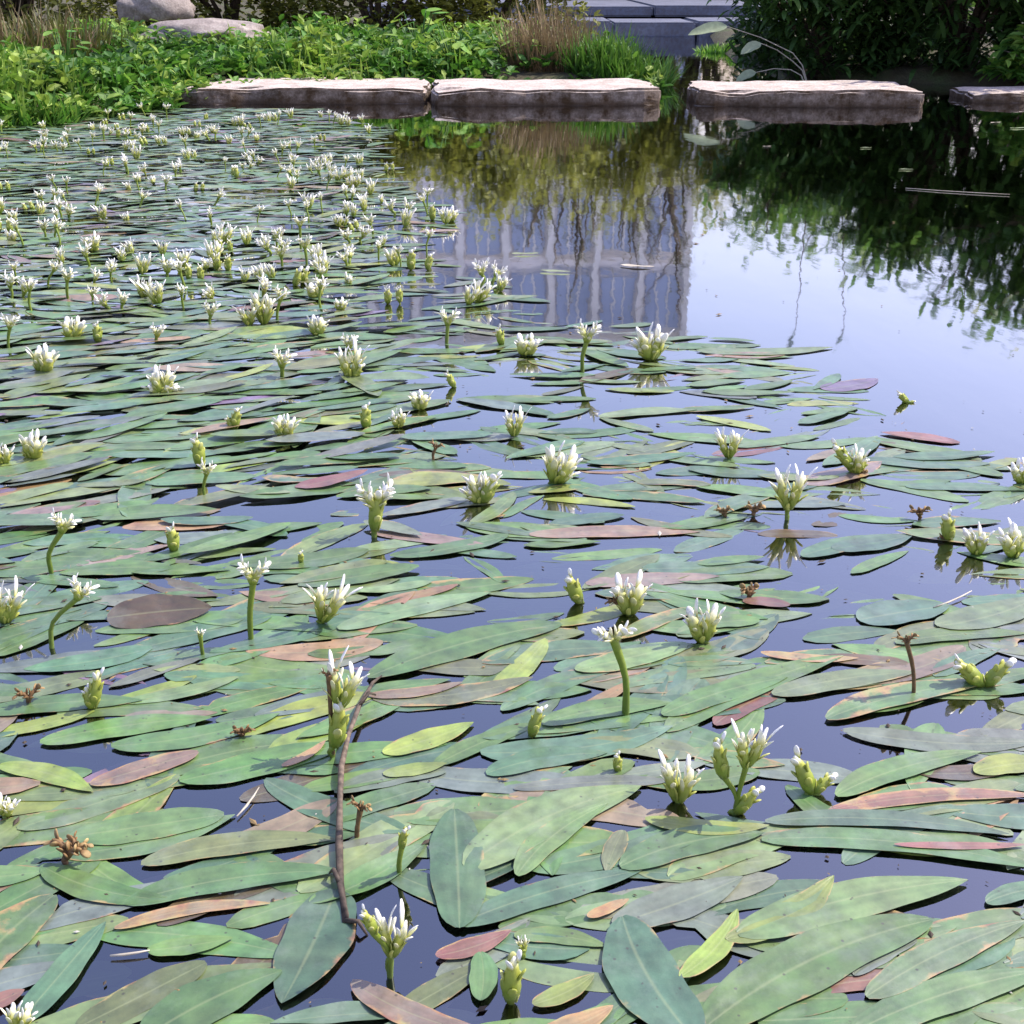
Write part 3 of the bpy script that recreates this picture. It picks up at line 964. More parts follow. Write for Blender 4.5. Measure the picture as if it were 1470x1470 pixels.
# traced: ends, thickness in the picture, colour, height level (mm), decay, label
T = [
    (100, 1205, 322, 1172, 55, 'g', 5, .1, 0), (203, 1243, 482, 1208, 42, 'o', 4, .25, 0), (180, 1300, 488, 1256, 52, 'g', 6, .1, 'bright green leaf with its tip touching the bent brown twig'),
    (60, 1246, 245, 1296, 48, 'g', 5, .1, 0), (-60, 1262, 68, 1252, 38, 'g', 4, .15, 0), (-70, 1440, 78, 1288, 95, 'g', 5, .5, 'rounded green leaf with a pale brown rim'),
    (25, 1478, 152, 1328, 52, 'b', 7, .05, 0), (482, 1280, 405, 1445, 125, 'b', 5, .2, 'wide blue green leaf beside the bent twig foot'),
    (110, 1480, 296, 1385, 62, 'o', 4, .15, 0), (200, 1500, 405, 1398, 85, 'g', 6, .05, 0), (-30, 1218, 132, 1128, 58, 'u', -6, .1, 'purplish leaf sunk just under the water by a wilted flower'),
    (165, 1336, 388, 1300, 24, 'a', 3, .8, 0), (-40, 1462, 36, 1425, 45, 'r', 4, .5, 0), (212, 1368, 335, 1350, 34, 'g', 4, .1, 0),
    (660, 1338, 652, 1166, 112, 'b', 8, .05, 'broad oval blue green leaf with a pale midrib pointing at the camera'),
    (668, 1250, 920, 1132, 84, 'l', 6, .1, 'large light green leaf behind the broad oval leaf'), (742, 1262, 872, 1158, 50, 'l', 7, .2, 0),
    (655, 1332, 922, 1252, 50, 'b', 5, .05, 0), (626, 1378, 734, 1340, 34, 'r', 7, .5, 'small dark red leaf with a pale rim'),
    (690, 1372, 690, 1442, 56, 'g', 7, 0, 'small bright green pointed leaf behind a flower bud'), (505, 1415, 700, 1490, 50, 'p', 8, .55, 'faded pink brown leaf lying over the water'),
    (598, 1455, 676, 1388, 62, 's', -4, .1, 0), (765, 1447, 853, 1403, 36, 'y', 6, .4, 0), (775, 1490, 880, 1448, 42, 'a', 5, .7, 'orange yellow leaf under the big dark leaf'),
    (738, 1346, 872, 1362, 32, 'g', 4, .2, 0), (1000, 1500, 893, 1322, 132, 'b', 9, .12, 'very large dark green leaf with scattered black specks'),
    (843, 1322, 903, 1296, 20, 'a', 8, .8, 0), (698, 1113, 872, 1084, 40, 'b', 4, .1, 0), (738, 1135, 958, 1124, 26, 's', 3, .2, 0),
    (1000, 1490, 1335, 1325, 118, 'g', 7, .05, 'largest green leaf, running from edge of the speckled leaf to open water'), (1058, 1348, 1388, 1268, 76, 'l', 9, .12, 'large light green leaf lying across the largest leaf'),
    (1043, 1357, 1196, 1264, 56, 'y', 10, .3, 'yellow green leaf with a notch pointing at dark water'), (976, 1410, 1058, 1312, 46, 'y', 10, .35, 'narrow yellow green leaf lying on the speckled leaf'),
    (1243, 1437, 1472, 1326, 66, 'l', 7, .45, 'green leaf with a long yellow edge and one folded brown patch'), (1220, 1490, 1500, 1398, 74, 'g', 8, .08, 0),
    (1225, 1403, 1315, 1352, 42, 's', 3, .1, 0), (1098, 1184, 1448, 1202, 32, 'b', 6, .1, 0), (1093, 1208, 1490, 1252, 42, 'g', 5, .2, 0),
    (1283, 1218, 1470, 1218, 14, 'r', 8, .5, 0), (1188, 1168, 1490, 1146, 28, 'r', 4, .7, 'long reddish leaf stretched along the water behind the bud cluster'), (1200, 1146, 1408, 1084, 46, 'g', 6, .1, 0),
    (1186, 1036, 1425, 983, 42, 'g', 7, .62, 'green leaf whose far tip has turned orange'), (1210, 1052, 1490, 1068, 34, 's', 4, .15, 0),
    (926, 1180, 1104, 1190, 28, 'y', 7, .0, 'thin bright yellow green leaf under the flower cluster'), (890, 1248, 1096, 1200, 58, 'g', 6, .1, 0),
    (880, 1330, 1066, 1262, 66, 's', 4, .1, 0), (1415, 1300, 1530, 1278, 36, 'b', 5, 0, 0), (1398, 1112, 1500, 1098, 42, 'y', 5, .2, 0),
    (955, 1052, 1210, 945, 52, 'g', 4, .1, 0), (1108, 1000, 1315, 968, 36, 'l', 6, .2, 0), (950, 1030, 1130, 975, 40, 'g', 6, .1, 0),
    (1092, 940, 1232, 948, 15, 'a', 5, .8, 0), (1008, 900, 1090, 893, 56, 'g', 5, .05, 'round green leaf right behind a white cup flower'), (1066, 866, 1134, 872, 30, 'r', 6, .3, 'small bright red leaf beside a dark dead cluster'),
    (1132, 858, 1240, 918, 46, 'o', -4, .35, 'pale olive leaf sunk under the surface next to the red one'), (1232, 892, 1362, 872, 62, 'b', 4, .05, 0), (1345, 902, 1490, 858, 52, 'l', 5, .1, 0), (1285, 926, 1475, 913, 26, 'g', 5, .1, 0),
    (528, 976, 806, 898, 54, 'g', 5, .12, 0), (485, 905, 705, 853, 32, 'l', 4, .1, 0), (550, 1084, 680, 1040, 36, 'y', 4, .25, 0), (690, 1083, 966, 1046, 46, 'b', 4, .1, 0),
    (778, 1042, 966, 1012, 36, 'g', 5, .1, 0), (826, 965, 986, 926, 42, 'l', 4, .2, 0), (535, 1005, 765, 975, 36, 'o', 3, .55, 0), (528, 1002, 665, 983, 18, 'p', 6, .5, 0),
    (155, 895, 305, 880, 52, 'n', 12, .2, 'brown olive leaf humped up out of the water'), (130, 1130, 285, 1083, 36, 'p', 6, .6, 'faded red leaf with pink veins between two green ones'),
    (58, 1068, 305, 1033, 36, 'g', 4, .1, 0), (160, 1074, 402, 1028, 36, 'g', 5, .1, 0), (258, 1124, 486, 1072, 52, 'g', 4, .08, 0), (0, 1102, 134, 1140, 38, 'y', 5, .15, 0),
    (-30, 1025, 205, 1008, 32, 'g', 4, .1, 0), (405, 1105, 468, 1068, 15, 'a', 8, .7, 0), (500, 1170, 700, 1125, 24, 'p', -3, .5, 0), (480, 1140, 640, 1110, 36, 's', 3, .15, 0),
    (550, 1115, 642, 1100, 22, 'y', 6, .1, 0), (895, 1195, 870, 1255, 40, 'o', 3, .5, 0), (945, 1165, 1015, 1210, 30, 'u', -3, .4, 0),
    (760, 770, 1005, 765, 22, 'p', 3, .4, 'long pale pink leaf lying flat in the mid pond'), (730, 770, 560, 800, 24, 'g', 4, .1, 0), (1195, 790, 1310, 770, 30, 'b', 4, .1, 0),
    (1150, 800, 1300, 775, 28, 'b', 3, .1, 0), (1000, 700, 1150, 720, 18, 'g', 4, .1, 0), (1180, 560, 1260, 545, 22, 'u', 2, .3, 0), (1000, 505, 1195, 500, 14, 'l', 3, .1, 0),
    (1350, 660, 1440, 685, 18, 'g', 3, .1, 0), (1240, 660, 1420, 668, 16, 'b', 3, .1, 0), (1300, 700, 1470, 705, 16, 'b', 3, .1, 0), (860, 600, 1000, 590, 15, 'l', 3, .1, 0),
]
# open patches of water between the leaves, in picture coordinates
GAPS = [[(540, 905), (640, 880), (765, 888), (700, 905), (600, 922)], [(810, 915), (900, 865), (940, 875), (935, 900), (830, 925)],
        [(820, 955), (920, 932), (930, 945), (830, 957)], [(520, 1015), (720, 1035), (660, 1070), (560, 1045)],
        [(1100, 1020), (1190, 1010), (1200, 1050), (1340, 1075), (1240, 1110), (1110, 1060)], [(1310, 1035), (1430, 990), (1445, 1020), (1330, 1048)],
        [(1085, 900), (1130, 880), (1190, 920), (1100, 945)], [(1013, 765), (1150, 770), (1250, 815), (1420, 850), (1360, 870), (1250, 850), (1100, 830)],
        [(1185, 750), (1300, 748), (1260, 780)], [(1110, 1240), (1200, 1230), (1490, 1255), (1490, 1275), (1410, 1300), (1290, 1350), (1380, 1272), (1200, 1262), (1110, 1265)],
        [(1120, 1480), (1250, 1405), (1240, 1440), (1200, 1480)], [(860, 1170), (950, 1130), (955, 1150), (900, 1180)], [(710, 1285), (850, 1215), (845, 1250), (720, 1305)],
        [(560, 1260), (600, 1265), (650, 1345), (600, 1400), (590, 1450), (530, 1425), (515, 1300)], [(160, 1345), (320, 1325), (300, 1345), (165, 1380)],
        [(140, 1235), (220, 1215), (195, 1252)], [(345, 1240), (478, 1225), (472, 1240), (350, 1252)], [(20, 1078), (150, 1068), (140, 1100), (30, 1095)],
        [(300, 915), (420, 895), (400, 912), (320, 930)], [(0, 1215), (130, 1150), (120, 1170), (10, 1235)], [(40, 1000), (150, 990), (140, 1015), (40, 1020)],
        [(330, 725), (420, 715), (400, 750), (320, 760)], [(470, 700), (520, 700), (510, 760), (440, 770)], [(850, 570), (1000, 560), (1010, 600), (880, 610)],
        [(600, 600), (690, 600), (680, 620), (600, 625)], [(620, 660), (640, 640), (700, 650), (690, 670)], [(960, 1000), (1090, 990), (1000, 1010)],
        [(690, 770), (560, 760), (520, 745), (640, 735)], [(700, 525), (770, 525), (770, 555), (690, 560)], [(250, 1140), (330, 1120), (400, 1115), (330, 1170)],
        [(700, 1380), (770, 1395), (790, 1440), (740, 1480), (690, 1470)], [(955, 1140), (1100, 1120), (1090, 1170), (960, 1160)]]
OPEN = [(470, 168), (560, 186), (545, 225), (575, 262), (640, 300), (668, 318), (615, 345), (640, 385), (705, 400), (760, 440), (800, 462), (900, 455), (975, 480), (1060, 485), (1180, 520),
        (1240, 560), (1300, 605), (1380, 640), (1480, 655), (1800, 660), (1800, 100), (470, 100)]


def width_from(th, A, B):
    M_ = (A + B) / 2
    d = (B - A).normalized()
    n_ = Vector((-d.y, d.x, 0))
    x0, y0, _ = pix(M_)
    x1, y1, _ = pix(M_ + n_ * .01)
    xa, ya, _ = pix(A)
    xb, yb, _ = pix(B)
    L_ = math.hypot(xb - xa, yb - ya)
    ux, uy = (xb - xa) / L_, (yb - ya) / L_
    per = abs(-(x1 - x0) * uy + (y1 - y0) * ux) / .01
    return th / max(per, 1)


LEAVES = []   # dict(A, ang, L, W, col, z, decay, label, px)
for (x0, y0, x1, y1, th, ck, zmm, dec, lab) in T:
    A, B = at(x0, y0), at(x1, y1)
    W = min(width_from(th, A, B), (B - A).length * .62)
    LEAVES.append(dict(A=A, ang=math.atan2(B.y - A.y, B.x - A.x), L=(B - A).length, W=W, ck=ck, z=(zmm * .0004 + .0007 if 0 < zmm < 11 else zmm * .0006), dec=dec, lab=lab or None, pr=1e6))

placed = {}


def cell(x, y):
    return (int(math.floor(x / .1)), int(math.floor(y / .1)))


ncand = 0
for _ in range(150000):
    # uniform over the pond surface that the picture (and a step aside) takes in
    y = rng.uniform(.42, 7.3)
    half = .62 + .47 * y
    x = rng.uniform(-half, half)
    px_, py_, z_ = pix((x, y, 0))
    if in_poly(px_, py_, OPEN):
        continue
    d = pd(x, y)
    if d > -.1:
        continue
    left = px_ < 560 and 470 < py_ < 800
    # spacing: dense on the left and far, looser on the right
    if py_ < 480: sp = .040
    elif px_ > 640 + (py_ - 480) * .1 and py_ < 900: sp = .034
    else: sp = .034
    sp *= 1.2 if px_ < 600 and (math.sin(x * 7 + 1) * math.sin(y * 6.1 + .5) > .45) else 1.0
    ci, cj = cell(x, y)
    ok = True
    for a in (-1, 0, 1):
        for b_ in (-1, 0, 1):
            for (qx, qy) in placed.get((ci + a, cj + b_), ()):
                if (qx - x) ** 2 + (qy - y) ** 2 < sp * sp:
                    ok = False
    if not ok:
        continue
    if left: mean, sd = 24, 14
    elif py_ > 900: mean, sd = 18, 21
    elif px_ > 640: mean, sd = 2, 24
    else: mean, sd = 8, 22
    if rng.random() < .03: sd = 60
    ang = R(rng.gauss(mean, sd)) + (math.pi if rng.random() < .4 else 0)
    L = rng.uniform(.09, .18)
    W = L * rng.uniform(.25, .40)
    dv = Vector((math.cos(ang), math.sin(ang), 0))
    A = Vector((x, y, 0)) - dv * L / 2
    bad = False
    if py_ > 440:
        nv = Vector((-dv.y, dv.x, 0))
        hits = 0
        for f, s in ((.1, 0), (.35, .4), (.35, -.4), (.5, 0), (.65, .4), (.65, -.4), (.9, 0)):
            qx, qy, _z = pix(A + dv * L * f + nv * W * s)
            if in_poly(qx, qy, OPEN): hits += 3
            elif any(in_poly(qx, qy, gp) for gp in GAPS): hits += 1
        if px_ > 680 and py_ < 640 and rng.random() < .35: hits += 3     # the mat thins out towards open water
        bad = hits > (1 if py_ < 1000 else 0)
    else:
        for f in (.1, .9):
            qx, qy, _z = pix(A + dv * L * f)
            if in_poly(qx, qy, OPEN): bad = rng.random() < .8
    if bad:
        continue
    placed.setdefault((ci, cj), []).append((x, y))
    r_ = rng.random()
    if r_ < .40: ck = 'g'
    elif r_ < .62: ck = 'b'
    elif r_ < .76: ck = 'l'
    elif r_ < .82: ck = 'o'
    elif r_ < .88: ck = 's'
    elif r_ < .925: ck = 'y'
    elif r_ < .945: ck = 'p'
    elif r_ < .953: ck = 'r'
    elif r_ < .963: ck = 'a'
    elif r_ < .985: ck = 'u'
    else: ck = 'n'
    z = rng.uniform(.0001, .0011) if py_ > 850 else rng.uniform(-.0006, .002)
    if ck == 'u' or rng.random() < (.55 if px_ > 520 and py_ < 900 else .16): z = -rng.uniform(.0006, .005)
    inframe = -40 < px_ < 1510 and py_ < 1500
    LEAVES.append(dict(A=A, ang=ang, L=L, W=W, ck=ck, z=z, dec=max(0, rng.gauss(.10, .18)), lab=None, pr=(L / z_ if inframe else 0)))

LEAVES.sort(key=lambda q: -q['pr'])
KEEP = 292
# leaf shapes shared by the single leaves (unit length, width as share of the length)
SH = {}


def unit_leaf(ratio, var):
    key = (round(ratio * 12), var)
    if key not in SH:
        q = MB()
        r2 = random.Random(hash(key) % 9999)
        lift = var == 4
        leaf_geo(q, 1, max(key[0], 1) / 12, 24, 6, r2.uniform(.04, .09) if lift else r2.uniform(-.012, .012), r2.uniform(-.07, .07), r2.random() < .5, None, r2.uniform(.02, .04) if lift else r2.uniform(.0, .012), .02 if lift else r2.uniform(-.003, .006), r2.uniform(0, 6), None, r2.uniform(-.08, .08), .045, (r2.uniform(.2, .85), r2.choice((-1, 1)), r2.uniform(.25, .55), r2.uniform(.03, .07)) if var == 3 else None)
        SH[key] = q.mesh('floating_leaf', M['leaf'])
    return SH[key]


GROUPS = {'g': 'plain green pond leaf floating flat among its neighbours', 'b': 'blue green pond leaf floating flat among its neighbours', 'y': 'yellow green pond leaf floating among greener ones',
          'o': 'dull olive pond leaf floating among greener ones', 'l': 'light green pond leaf floating flat among darker ones', 'r': 'dark red ageing pond leaf among green ones',
          'p': 'faded pink ageing pond leaf among green ones', 'a': 'orange brown ageing pond leaf among green ones', 'n': 'dark brown dead pond leaf among green ones',
          'u': 'purplish pond leaf sunk just under the surface', 's': 'greyish filmed pond leaf floating among greener ones'}
mass = MB()
for i, q in enumerate(LEAVES):
    k = COL[q['ck']]
    j = rng.uniform(.8, 1.2)
    col = (k[0] * j * rng.uniform(.9, 1.12), k[1] * j * rng.uniform(.95, 1.06), k[2] * j * rng.uniform(.85, 1.2), min(1, q['dec']))
    tilt, pitch = rng.gauss(0, R(.8)), rng.gauss(0, R(.22))
    if q['z'] > .006: tilt, pitch = R(16), R(0)
    if q['pr'] > 0 and i < KEEP:
        o = obj('floating_leaf', unit_leaf(q['W'] / q['L'], rng.randrange(3 if q['pr'] >= 1e6 else (5 if q['L'] < .125 else 4))))
        o.location = (q['A'].x, q['A'].y, q['z'] + .0006 - pitch * -q['L'] * .5)
        o.rotation_euler = (tilt, pitch, q['ang'])
        key = max(round(q['W'] / q['L'] * 12), 1) / 12
        o.scale = (q['L'], q['L'] * (q['W'] / q['L']) / key, q['L'])
        o.color = col
        if q['lab']:
            tag(o, q['lab'], 'leaf', 'floating pond leaves')
        else:
            size = 'short' if q['L'] < .115 else ('long' if q['L'] > .15 else 'middling')
            form = 'slim' if q['W'] / q['L'] < .29 else ('broad' if q['W'] / q['L'] > .35 else 'oval')
            age = ' with browned edges' if q['dec'] > .3 else ''
            o['make'] = f"{size} {form} {WORD[q['ck']]}"
            tag(o, f"{size} {form} {GROUPS[q['ck']]}{age}", 'leaf', f"{size} {form} {WORD[q['ck']]} pond leaves{age}")
    else:
        sub = MB()
        far = q['A'].y > 2.2
        leaf_geo(sub, q['L'], q['W'], 7 if far else 10, 2 if far else 4, rng.uniform(-.02, .03), rng.uniform(-.06, .06), rng.random() < .5, col, rng.uniform(0, .02), rng.uniform(-.006, .008), rng.uniform(0, 6))
        qx, qy, _z = pix(q['A'])
        if qx < 520 + (qy - 300) * .2 and 160 < qy < 760:
            # crowded leaves push each other up here
            tilt = rng.gauss(0, R(2.4))
            pitch = rng.gauss(0, R(1.2))
            q['z'] += rng.uniform(.0005, .006)
        mt = Matrix.Translation((q['A'].x, q['A'].y, q['z'] + .0008)) @ Matrix.Rotation(q['ang'], 4, 'Z') @ Matrix.Rotation(pitch * 1.6, 4, 'Y') @ Matrix.Rotation(tilt * (1.6 if far else 1), 4, 'X')
        mass.add([mt @ Vector(v) for v in sub.v], sub.f, .5, col, sub.uv)
tag(obj('floating_leaves', mass.mesh('floating_leaves', M['leaf_mass'])), 'dense mat of small overlapping floating leaves reaching to the stepping stones', 'leaves', kind='stuff')

# ------------------------------------------------------------------ flowers
def petal_geo(mb, p, d, out, L, W, t0, t1):
    """fleshy pointed bract from p along d, flat side towards out"""
    d = d.normalized()
    s = d.cross(out)
    if s.length < 1e-4:
        s = d.cross(Vector((0, 1, .2)))
    s.normalize()
    nn = s.cross(d).normalized()
    vs, ts, fs = [], [], []
    prof = [(0, .4), (.25, .85), (.6, 1.0), (.86, .8), (1.0, .3)]
    for (t, w) in prof:
        c_ = p + d * (L * t) + nn * (L * .22 * t * t)
        for k in range(6):
            a = k * math.pi / 3
            vs.append(c_ + s * (math.cos(a) * W / 2 * w) + nn * (math.sin(a) * W * .16 * w))
            ts.append(t0 + (t1 - t0) * min(1, t * 1.6))
    for i in range(4):
        for k in range(6):
            k2 = (k + 1) % 6
            fs.append((i * 6 + k, i * 6 + k2, (i + 1) * 6 + k2, (i + 1) * 6 + k))
    fs.append(tuple(24 + k for k in range(6)))
    mb.add(vs, fs, ts)


def arm_geo(r, base, d0, d1, L, W, white, npet, plen, pw):
    """one arm of the spike: (rachis data, list of petal data)"""
    pts = []
    p = Vector(base)
    n_ = 5
    for i in range(n_ + 1):
        t = i / n_
        pts.append(p.copy())
        p = p + d0.lerp(d1, t).normalized() * (L / n_)
    pets = []
    side = d1.cross(Vector((0, 0, 1)))
    if side.length < .05:
        side = Vector((1, 0, 0))
    side.normalize()
    for k in range(npet):
        t = (k + .4) / npet
        i = min(int(t * n_), n_ - 1)
        q = pts[i].lerp(pts[i + 1], t * n_ - i)
        tang = (pts[i + 1] - pts[i]).normalized()
        a = (k * 2.4) + r.uniform(-.4, .4)
        u = tang.cross(side).normalized()
        o_ = side * math.cos(a) + u * math.sin(a)
        dd = (tang * .95 + o_ * r.uniform(.32, .62)).normalized()
        w = white * min(1, .45 + .75 * t + r.uniform(-.12, .12))
        pets.append((q + o_ * W * .3, dd, o_, plen * r.uniform(.8, 1.15), pw * r.uniform(.8, 1.1), .20 + .3 * w, .36 + .64 * w))
    return pts, pets


def flower_parts(r, kind, H, lean, Wd):
    """local geometry: (stem points, radii), list of arms. Origin on the water, tip at height H and sideways lean"""
    if kind == 'bud': Wd = min(Wd, H * .52)
    top = Vector((lean[0], lean[1], H))
    arms = []
    stem_r = max(.0026, min(.0045, Wd * .10))
    yaw = r.uniform(-.5, .5)
    sx = Vector((math.cos(yaw), math.sin(yaw), 0))
    if kind in ('cup', 'bud', 'cluster'):
        hh = min(H * .96, Wd * (2.1 if kind == 'cup' else 2.6))
    elif kind == 'fork':
        hh = min(H * .6, Wd * .75)
    elif kind == 'flat':
        hh = min(H * .3, Wd * .42)
    else:
        hh = min(H * .8, Wd)
    neck = top * ((H - hh) / H)
    bow = Vector((lean[0] * -.25 + r.uniform(-.002, .002), r.uniform(-.003, .003), 0))
    stem = [Vector((0, 0, -.06)) - top * .12, Vector((0, 0, -.004)), neck * .5 + bow, neck, neck + (top - neck) * .12]
    srad = [stem_r * .9, stem_r * .9, stem_r * .85, stem_r * 1.05, stem_r * 1.2]
    sm, sr_ = [], []
    for i in range(4):
        p0, p1, p2, p3 = stem[max(i - 1, 0)], stem[i], stem[i + 1], stem[min(i + 2, 4)]
        for k in range(3):
            t = k / 3
            sm.append(.5 * (2 * p1 + (p2 - p0) * t + (2 * p0 - 5 * p1 + 4 * p2 - p3) * t * t + (3 * p1 - p0 - 3 * p2 + p3) * t ** 3))
            sr_.append((srad[i] + (srad[i + 1] - srad[i]) * t) * r.uniform(.92, 1.08))
    stem, srad = sm + [stem[4]], sr_ + [srad[4]]
    up = top.normalized()
    if kind == 'cup':
        for s in (-1, 1):
            foot = neck + sx * (s * Wd * .07)
            d0 = (up + sx * s * .30).normalized()
            d1 = (up + sx * s * r.uniform(.05, .5) + Vector((0, r.uniform(-.25, .25), 0))).normalized()
            pts, _p = arm_geo(r, foot, d0, d1, hh * .66, Wd * .2, 1, 1, hh * .3, Wd * .3)
            pets = []
            n_ = 12
            for k in range(n_):
                a = k * 2.4 + s + r.uniform(-.3, .3)
                o_ = Vector((math.cos(a), math.sin(a), 0))
                f = k / (n_ - 1)
                j = f * 4.9 * .82
                q0 = pts[int(j)].lerp(pts[int(j) + 1], j - int(j)) + o_ * Wd * .15
                w = min(1, max(0, -.15 + 1.5 * f + r.uniform(-.15, .15)))
                pets.append((q0, up + o_ * r.uniform(.05, .42) + sx * s * r.uniform(.1, .35), o_, hh * r.uniform(.20, .44) * (.7 + .3 * w), Wd * r.uniform(.13, .22), .32 + .2 * f, .50 + .46 * w))
            arms.append((pts, pets, [Wd * q for q in (.11, .175, .19, .17, .12, .05)], [.24, .34, .42, .52, .68, .85]))
    elif kind == 'fork':
        for s in (-1, 1):
            d0 = (up + sx * s * .35).normalized()
            d1 = (up * .7 + sx * s * r.uniform(.6, .95) + Vector((0, r.uniform(-.25, .25), 0))).normalized()
            arms.append(arm_geo(r, neck, d0, d1, hh * .92, Wd * .13, 1.0, 11, hh * .46, Wd * .16) + ([Wd * q for q in (.12, .13, .11, .09, .07, .03)], [.28, .36, .48, .6, .75, .85]))
    elif kind == 'flat':
        for s in (-1, 1):
            d0 = (up + sx * s * .7).normalized()
            d1 = (up * .25 + sx * s * 1.0).normalized()
            arms.append(arm_geo(r, neck, d0, d1, Wd * .42, Wd * .10, 1.0, 9, Wd * .26, Wd * .19) + ([Wd * q for q in (.08, .09, .08, .07, .05, .02)], [.3, .5, .7, .8, .9, .9]))
    elif kind == 'bud':
        # closed horn: thick smooth body with close-lying scales and a white tip
        d1 = (up + sx * r.uniform(-.35, .35)).normalized()
        pts, _p = arm_geo(r, neck, up, d1, hh * .93, Wd * .2, 1, 1, hh * .3, Wd * .3)
        pets = []
        for k in range(9):
            a = k * 2.4 + r.uniform(-.3, .3)
            f = k / 8
            j = f * 4.4
            i = int(j)
            tang = (pts[i + 1] - pts[i]).normalized()
            o_ = (Vector((math.cos(a), math.sin(a), 0)) - tang * tang.dot(Vector((math.cos(a), math.sin(a), 0)))).normalized()
            rr_ = Wd * (.30, .40, .38, .28, .16)[min(i, 4)]
            w = 1 if f > .8 else r.uniform(0, .35)
            pets.append((pts[i].lerp(pts[i + 1], j - i) + o_ * rr_ * .8, tang + o_ * r.uniform(-.05, .16), o_, hh * r.uniform(.2, .28), Wd * .42, .26 + .14 * f, .42 + .5 * w))
        arms.append((pts, pets, [Wd * q for q in (.22, .38, .42, .34, .22, .07)], [.2, .27, .34, .4, .5, .85]))
    elif kind == 'wilt':
        for s in (-1, 1):
            d0 = (up + sx * s * .4).normalized()
            d1 = (up * .3 + sx * s * .7 + Vector((0, r.uniform(-.5, .5), -.2))).normalized()
            arms.append(arm_geo(r, neck, d0, d1, hh * .8, Wd * .2, r.uniform(.2, .9), 7, hh * .35, Wd * .25) + ([Wd * q for q in (.1, .11, .1, .09, .07, .04)], [.3, .3, .4, .4, .5, .6]))
    return (stem, srad), arms


FG = 'white flower spikes standing out of the pond'


def flower(bx, by, tx, ty, wpx, kind, label=None, heads=None, detail=None):
    """build a flower from its foot and tip in the picture. heads: further spikes on the same foot (tx, ty, wpx, kind)"""
    B = at(bx, by)
    sc = CAM_F / pix(B)[2]
    root = bpy.data.objects.new('water_flower', None)
    C.objects.link(root)
    root.location = B
    r = random.Random(int(bx * 7 + by * 13))
    hs = [(tx, ty, wpx, kind)] + list(heads or [])
    big = wpx * (1 if kind != 'bud' else 1.4) > 33 and by > 790 if detail is None else detail
    for (hx_, hy_, hw, hk) in hs:
        tp = at_y(hx_, hy_, B.y - .002)
        off = Vector((tp.x - B.x, 0, max(tp.z, .012)))
        mat = M['wilted'] if hk == 'wilt' else M['flower']
        (sp, sr), arms = flower_parts(r, hk, off.z, (off.x, r.uniform(-.006, .006)), hw / sc)
        s = MB()
        s.tube(sp, sr, 7, [.02 + .34 * (i / (len(sp) - 1)) for i in range(len(sp))] if hk != 'wilt' else .3)
        obj('stem', s.mesh('stem', mat), root)
        for (pts, pets, rads, tones) in arms:
            a = MB()
            a.tube(pts, rads, 8, tones)
            if not big:
                for q in pets: petal_geo(a, *q)
            ao = obj('flower_arm', a.mesh('flower_arm', mat), root)
            if big:
                for q in pets:
                    pm = MB()
                    petal_geo(pm, *q)
                    obj('petal', pm.mesh('petal', mat), ao)
    return tag(root, label, 'flower', FG)


fl = flower
fl(560, 1402, 566, 1302, 44, 'cup', 'tall white tipped flower standing in dark water right of the twig foot', [(524, 1296, 20, 'bud')])
fl(733, 1440, 735, 1366, 36, 'bud', 'half open yellow green bud next to the small red leaf')
fl(1055, 1168, 1088, 1022, 42, 'cup', 'cluster of a white open flower, a tall bud and a low bud on one foot', [(1022, 1055, 27, 'bud'), (1096, 1122, 26, 'bud')])
fl(973, 1152, 978, 1080, 50, 'cup', 'short white flower beside the three headed cluster')
fl(1165, 1140, 1144, 1080, 30, 'bud', 'pair of yellow green buds spread sideways past the three headed cluster', [(1212, 1106, 28, 'bud')])
fl(898, 1026, 878, 898, 60, 'flat', 'white two armed flower on a long bare green stem')
fl(1009, 922, 1006, 854, 52, 'cup', 'white cup flower before the round green leaf')
fl(903, 882, 906, 820, 54, 'cup', 'white flower with spread tips by the blue water patch', [(868, 848, 20, 'wilt')])
fl(832, 866, 814, 818, 26, 'bud', 'narrow bud leaning over with a white tip next to a white flower')
fl(478, 1088, 498, 934, 44, 'cup', 'white flower leaning on the head of the bent brown twig', [(492, 1000, 32, 'bud'), (470, 960, 18, 'wilt')])
fl(132, 1018, 142, 962, 24, 'bud', 'pair of slim yellow buds rising from dark water', [(126, 985, 22, 'bud')])
fl(42, 1012, 38, 980, 30, 'wilt', 'brown withered head beside the slim yellow buds')
fl(74, 930, 124, 834, 40, 'fork', 'white flower on a strongly bent green stem')
fl(360, 918, 364, 806, 46, 'fork', 'white forked flower on a straight thin stem')
fl(462, 896, 487, 816, 40, 'cup', 'white flower with yellow base on a slanting stem')
fl(74, 824, 97, 734, 40, 'fork', 'white forked flower on a slanting stem above pink leaves')
fl(8, 895, 14, 826, 40, 'cup', 'white flower with yellow buds at its foot near the bent stem flower', [(2, 860, 24, 'bud')])
fl(249, 792, 248, 754, 24, 'bud', 'small dark green bud by the pink streaked leaves')
fl(294, 716, 297, 664, 26, 'fork', 'tiny white flower on a thin stem by a yellow bud')
fl(287, 672, 284, 624, 22, 'bud', 'slim yellow bud behind the tiny white flower')
fl(47, 660, 47, 613, 44, 'cup', 'white flower spreading beside yellow buds in the dense leaves', [(20, 640, 26, 'bud')])
fl(5, 668, 3, 630, 28, 'cup')
fl(408, 630, 408, 588, 40, 'cup', 'white cup flower alone on pale green leaves')
fl(336, 616, 340, 584, 26, 'bud', 'lumpy yellow bud pair lying on brown leaves', [(322, 596, 22, 'bud')])
fl(234, 566, 231, 518, 40, 'cup', 'row of three white flowers on one patch', [(200, 535, 34, 'cup'), (268, 540, 32, 'cup')])
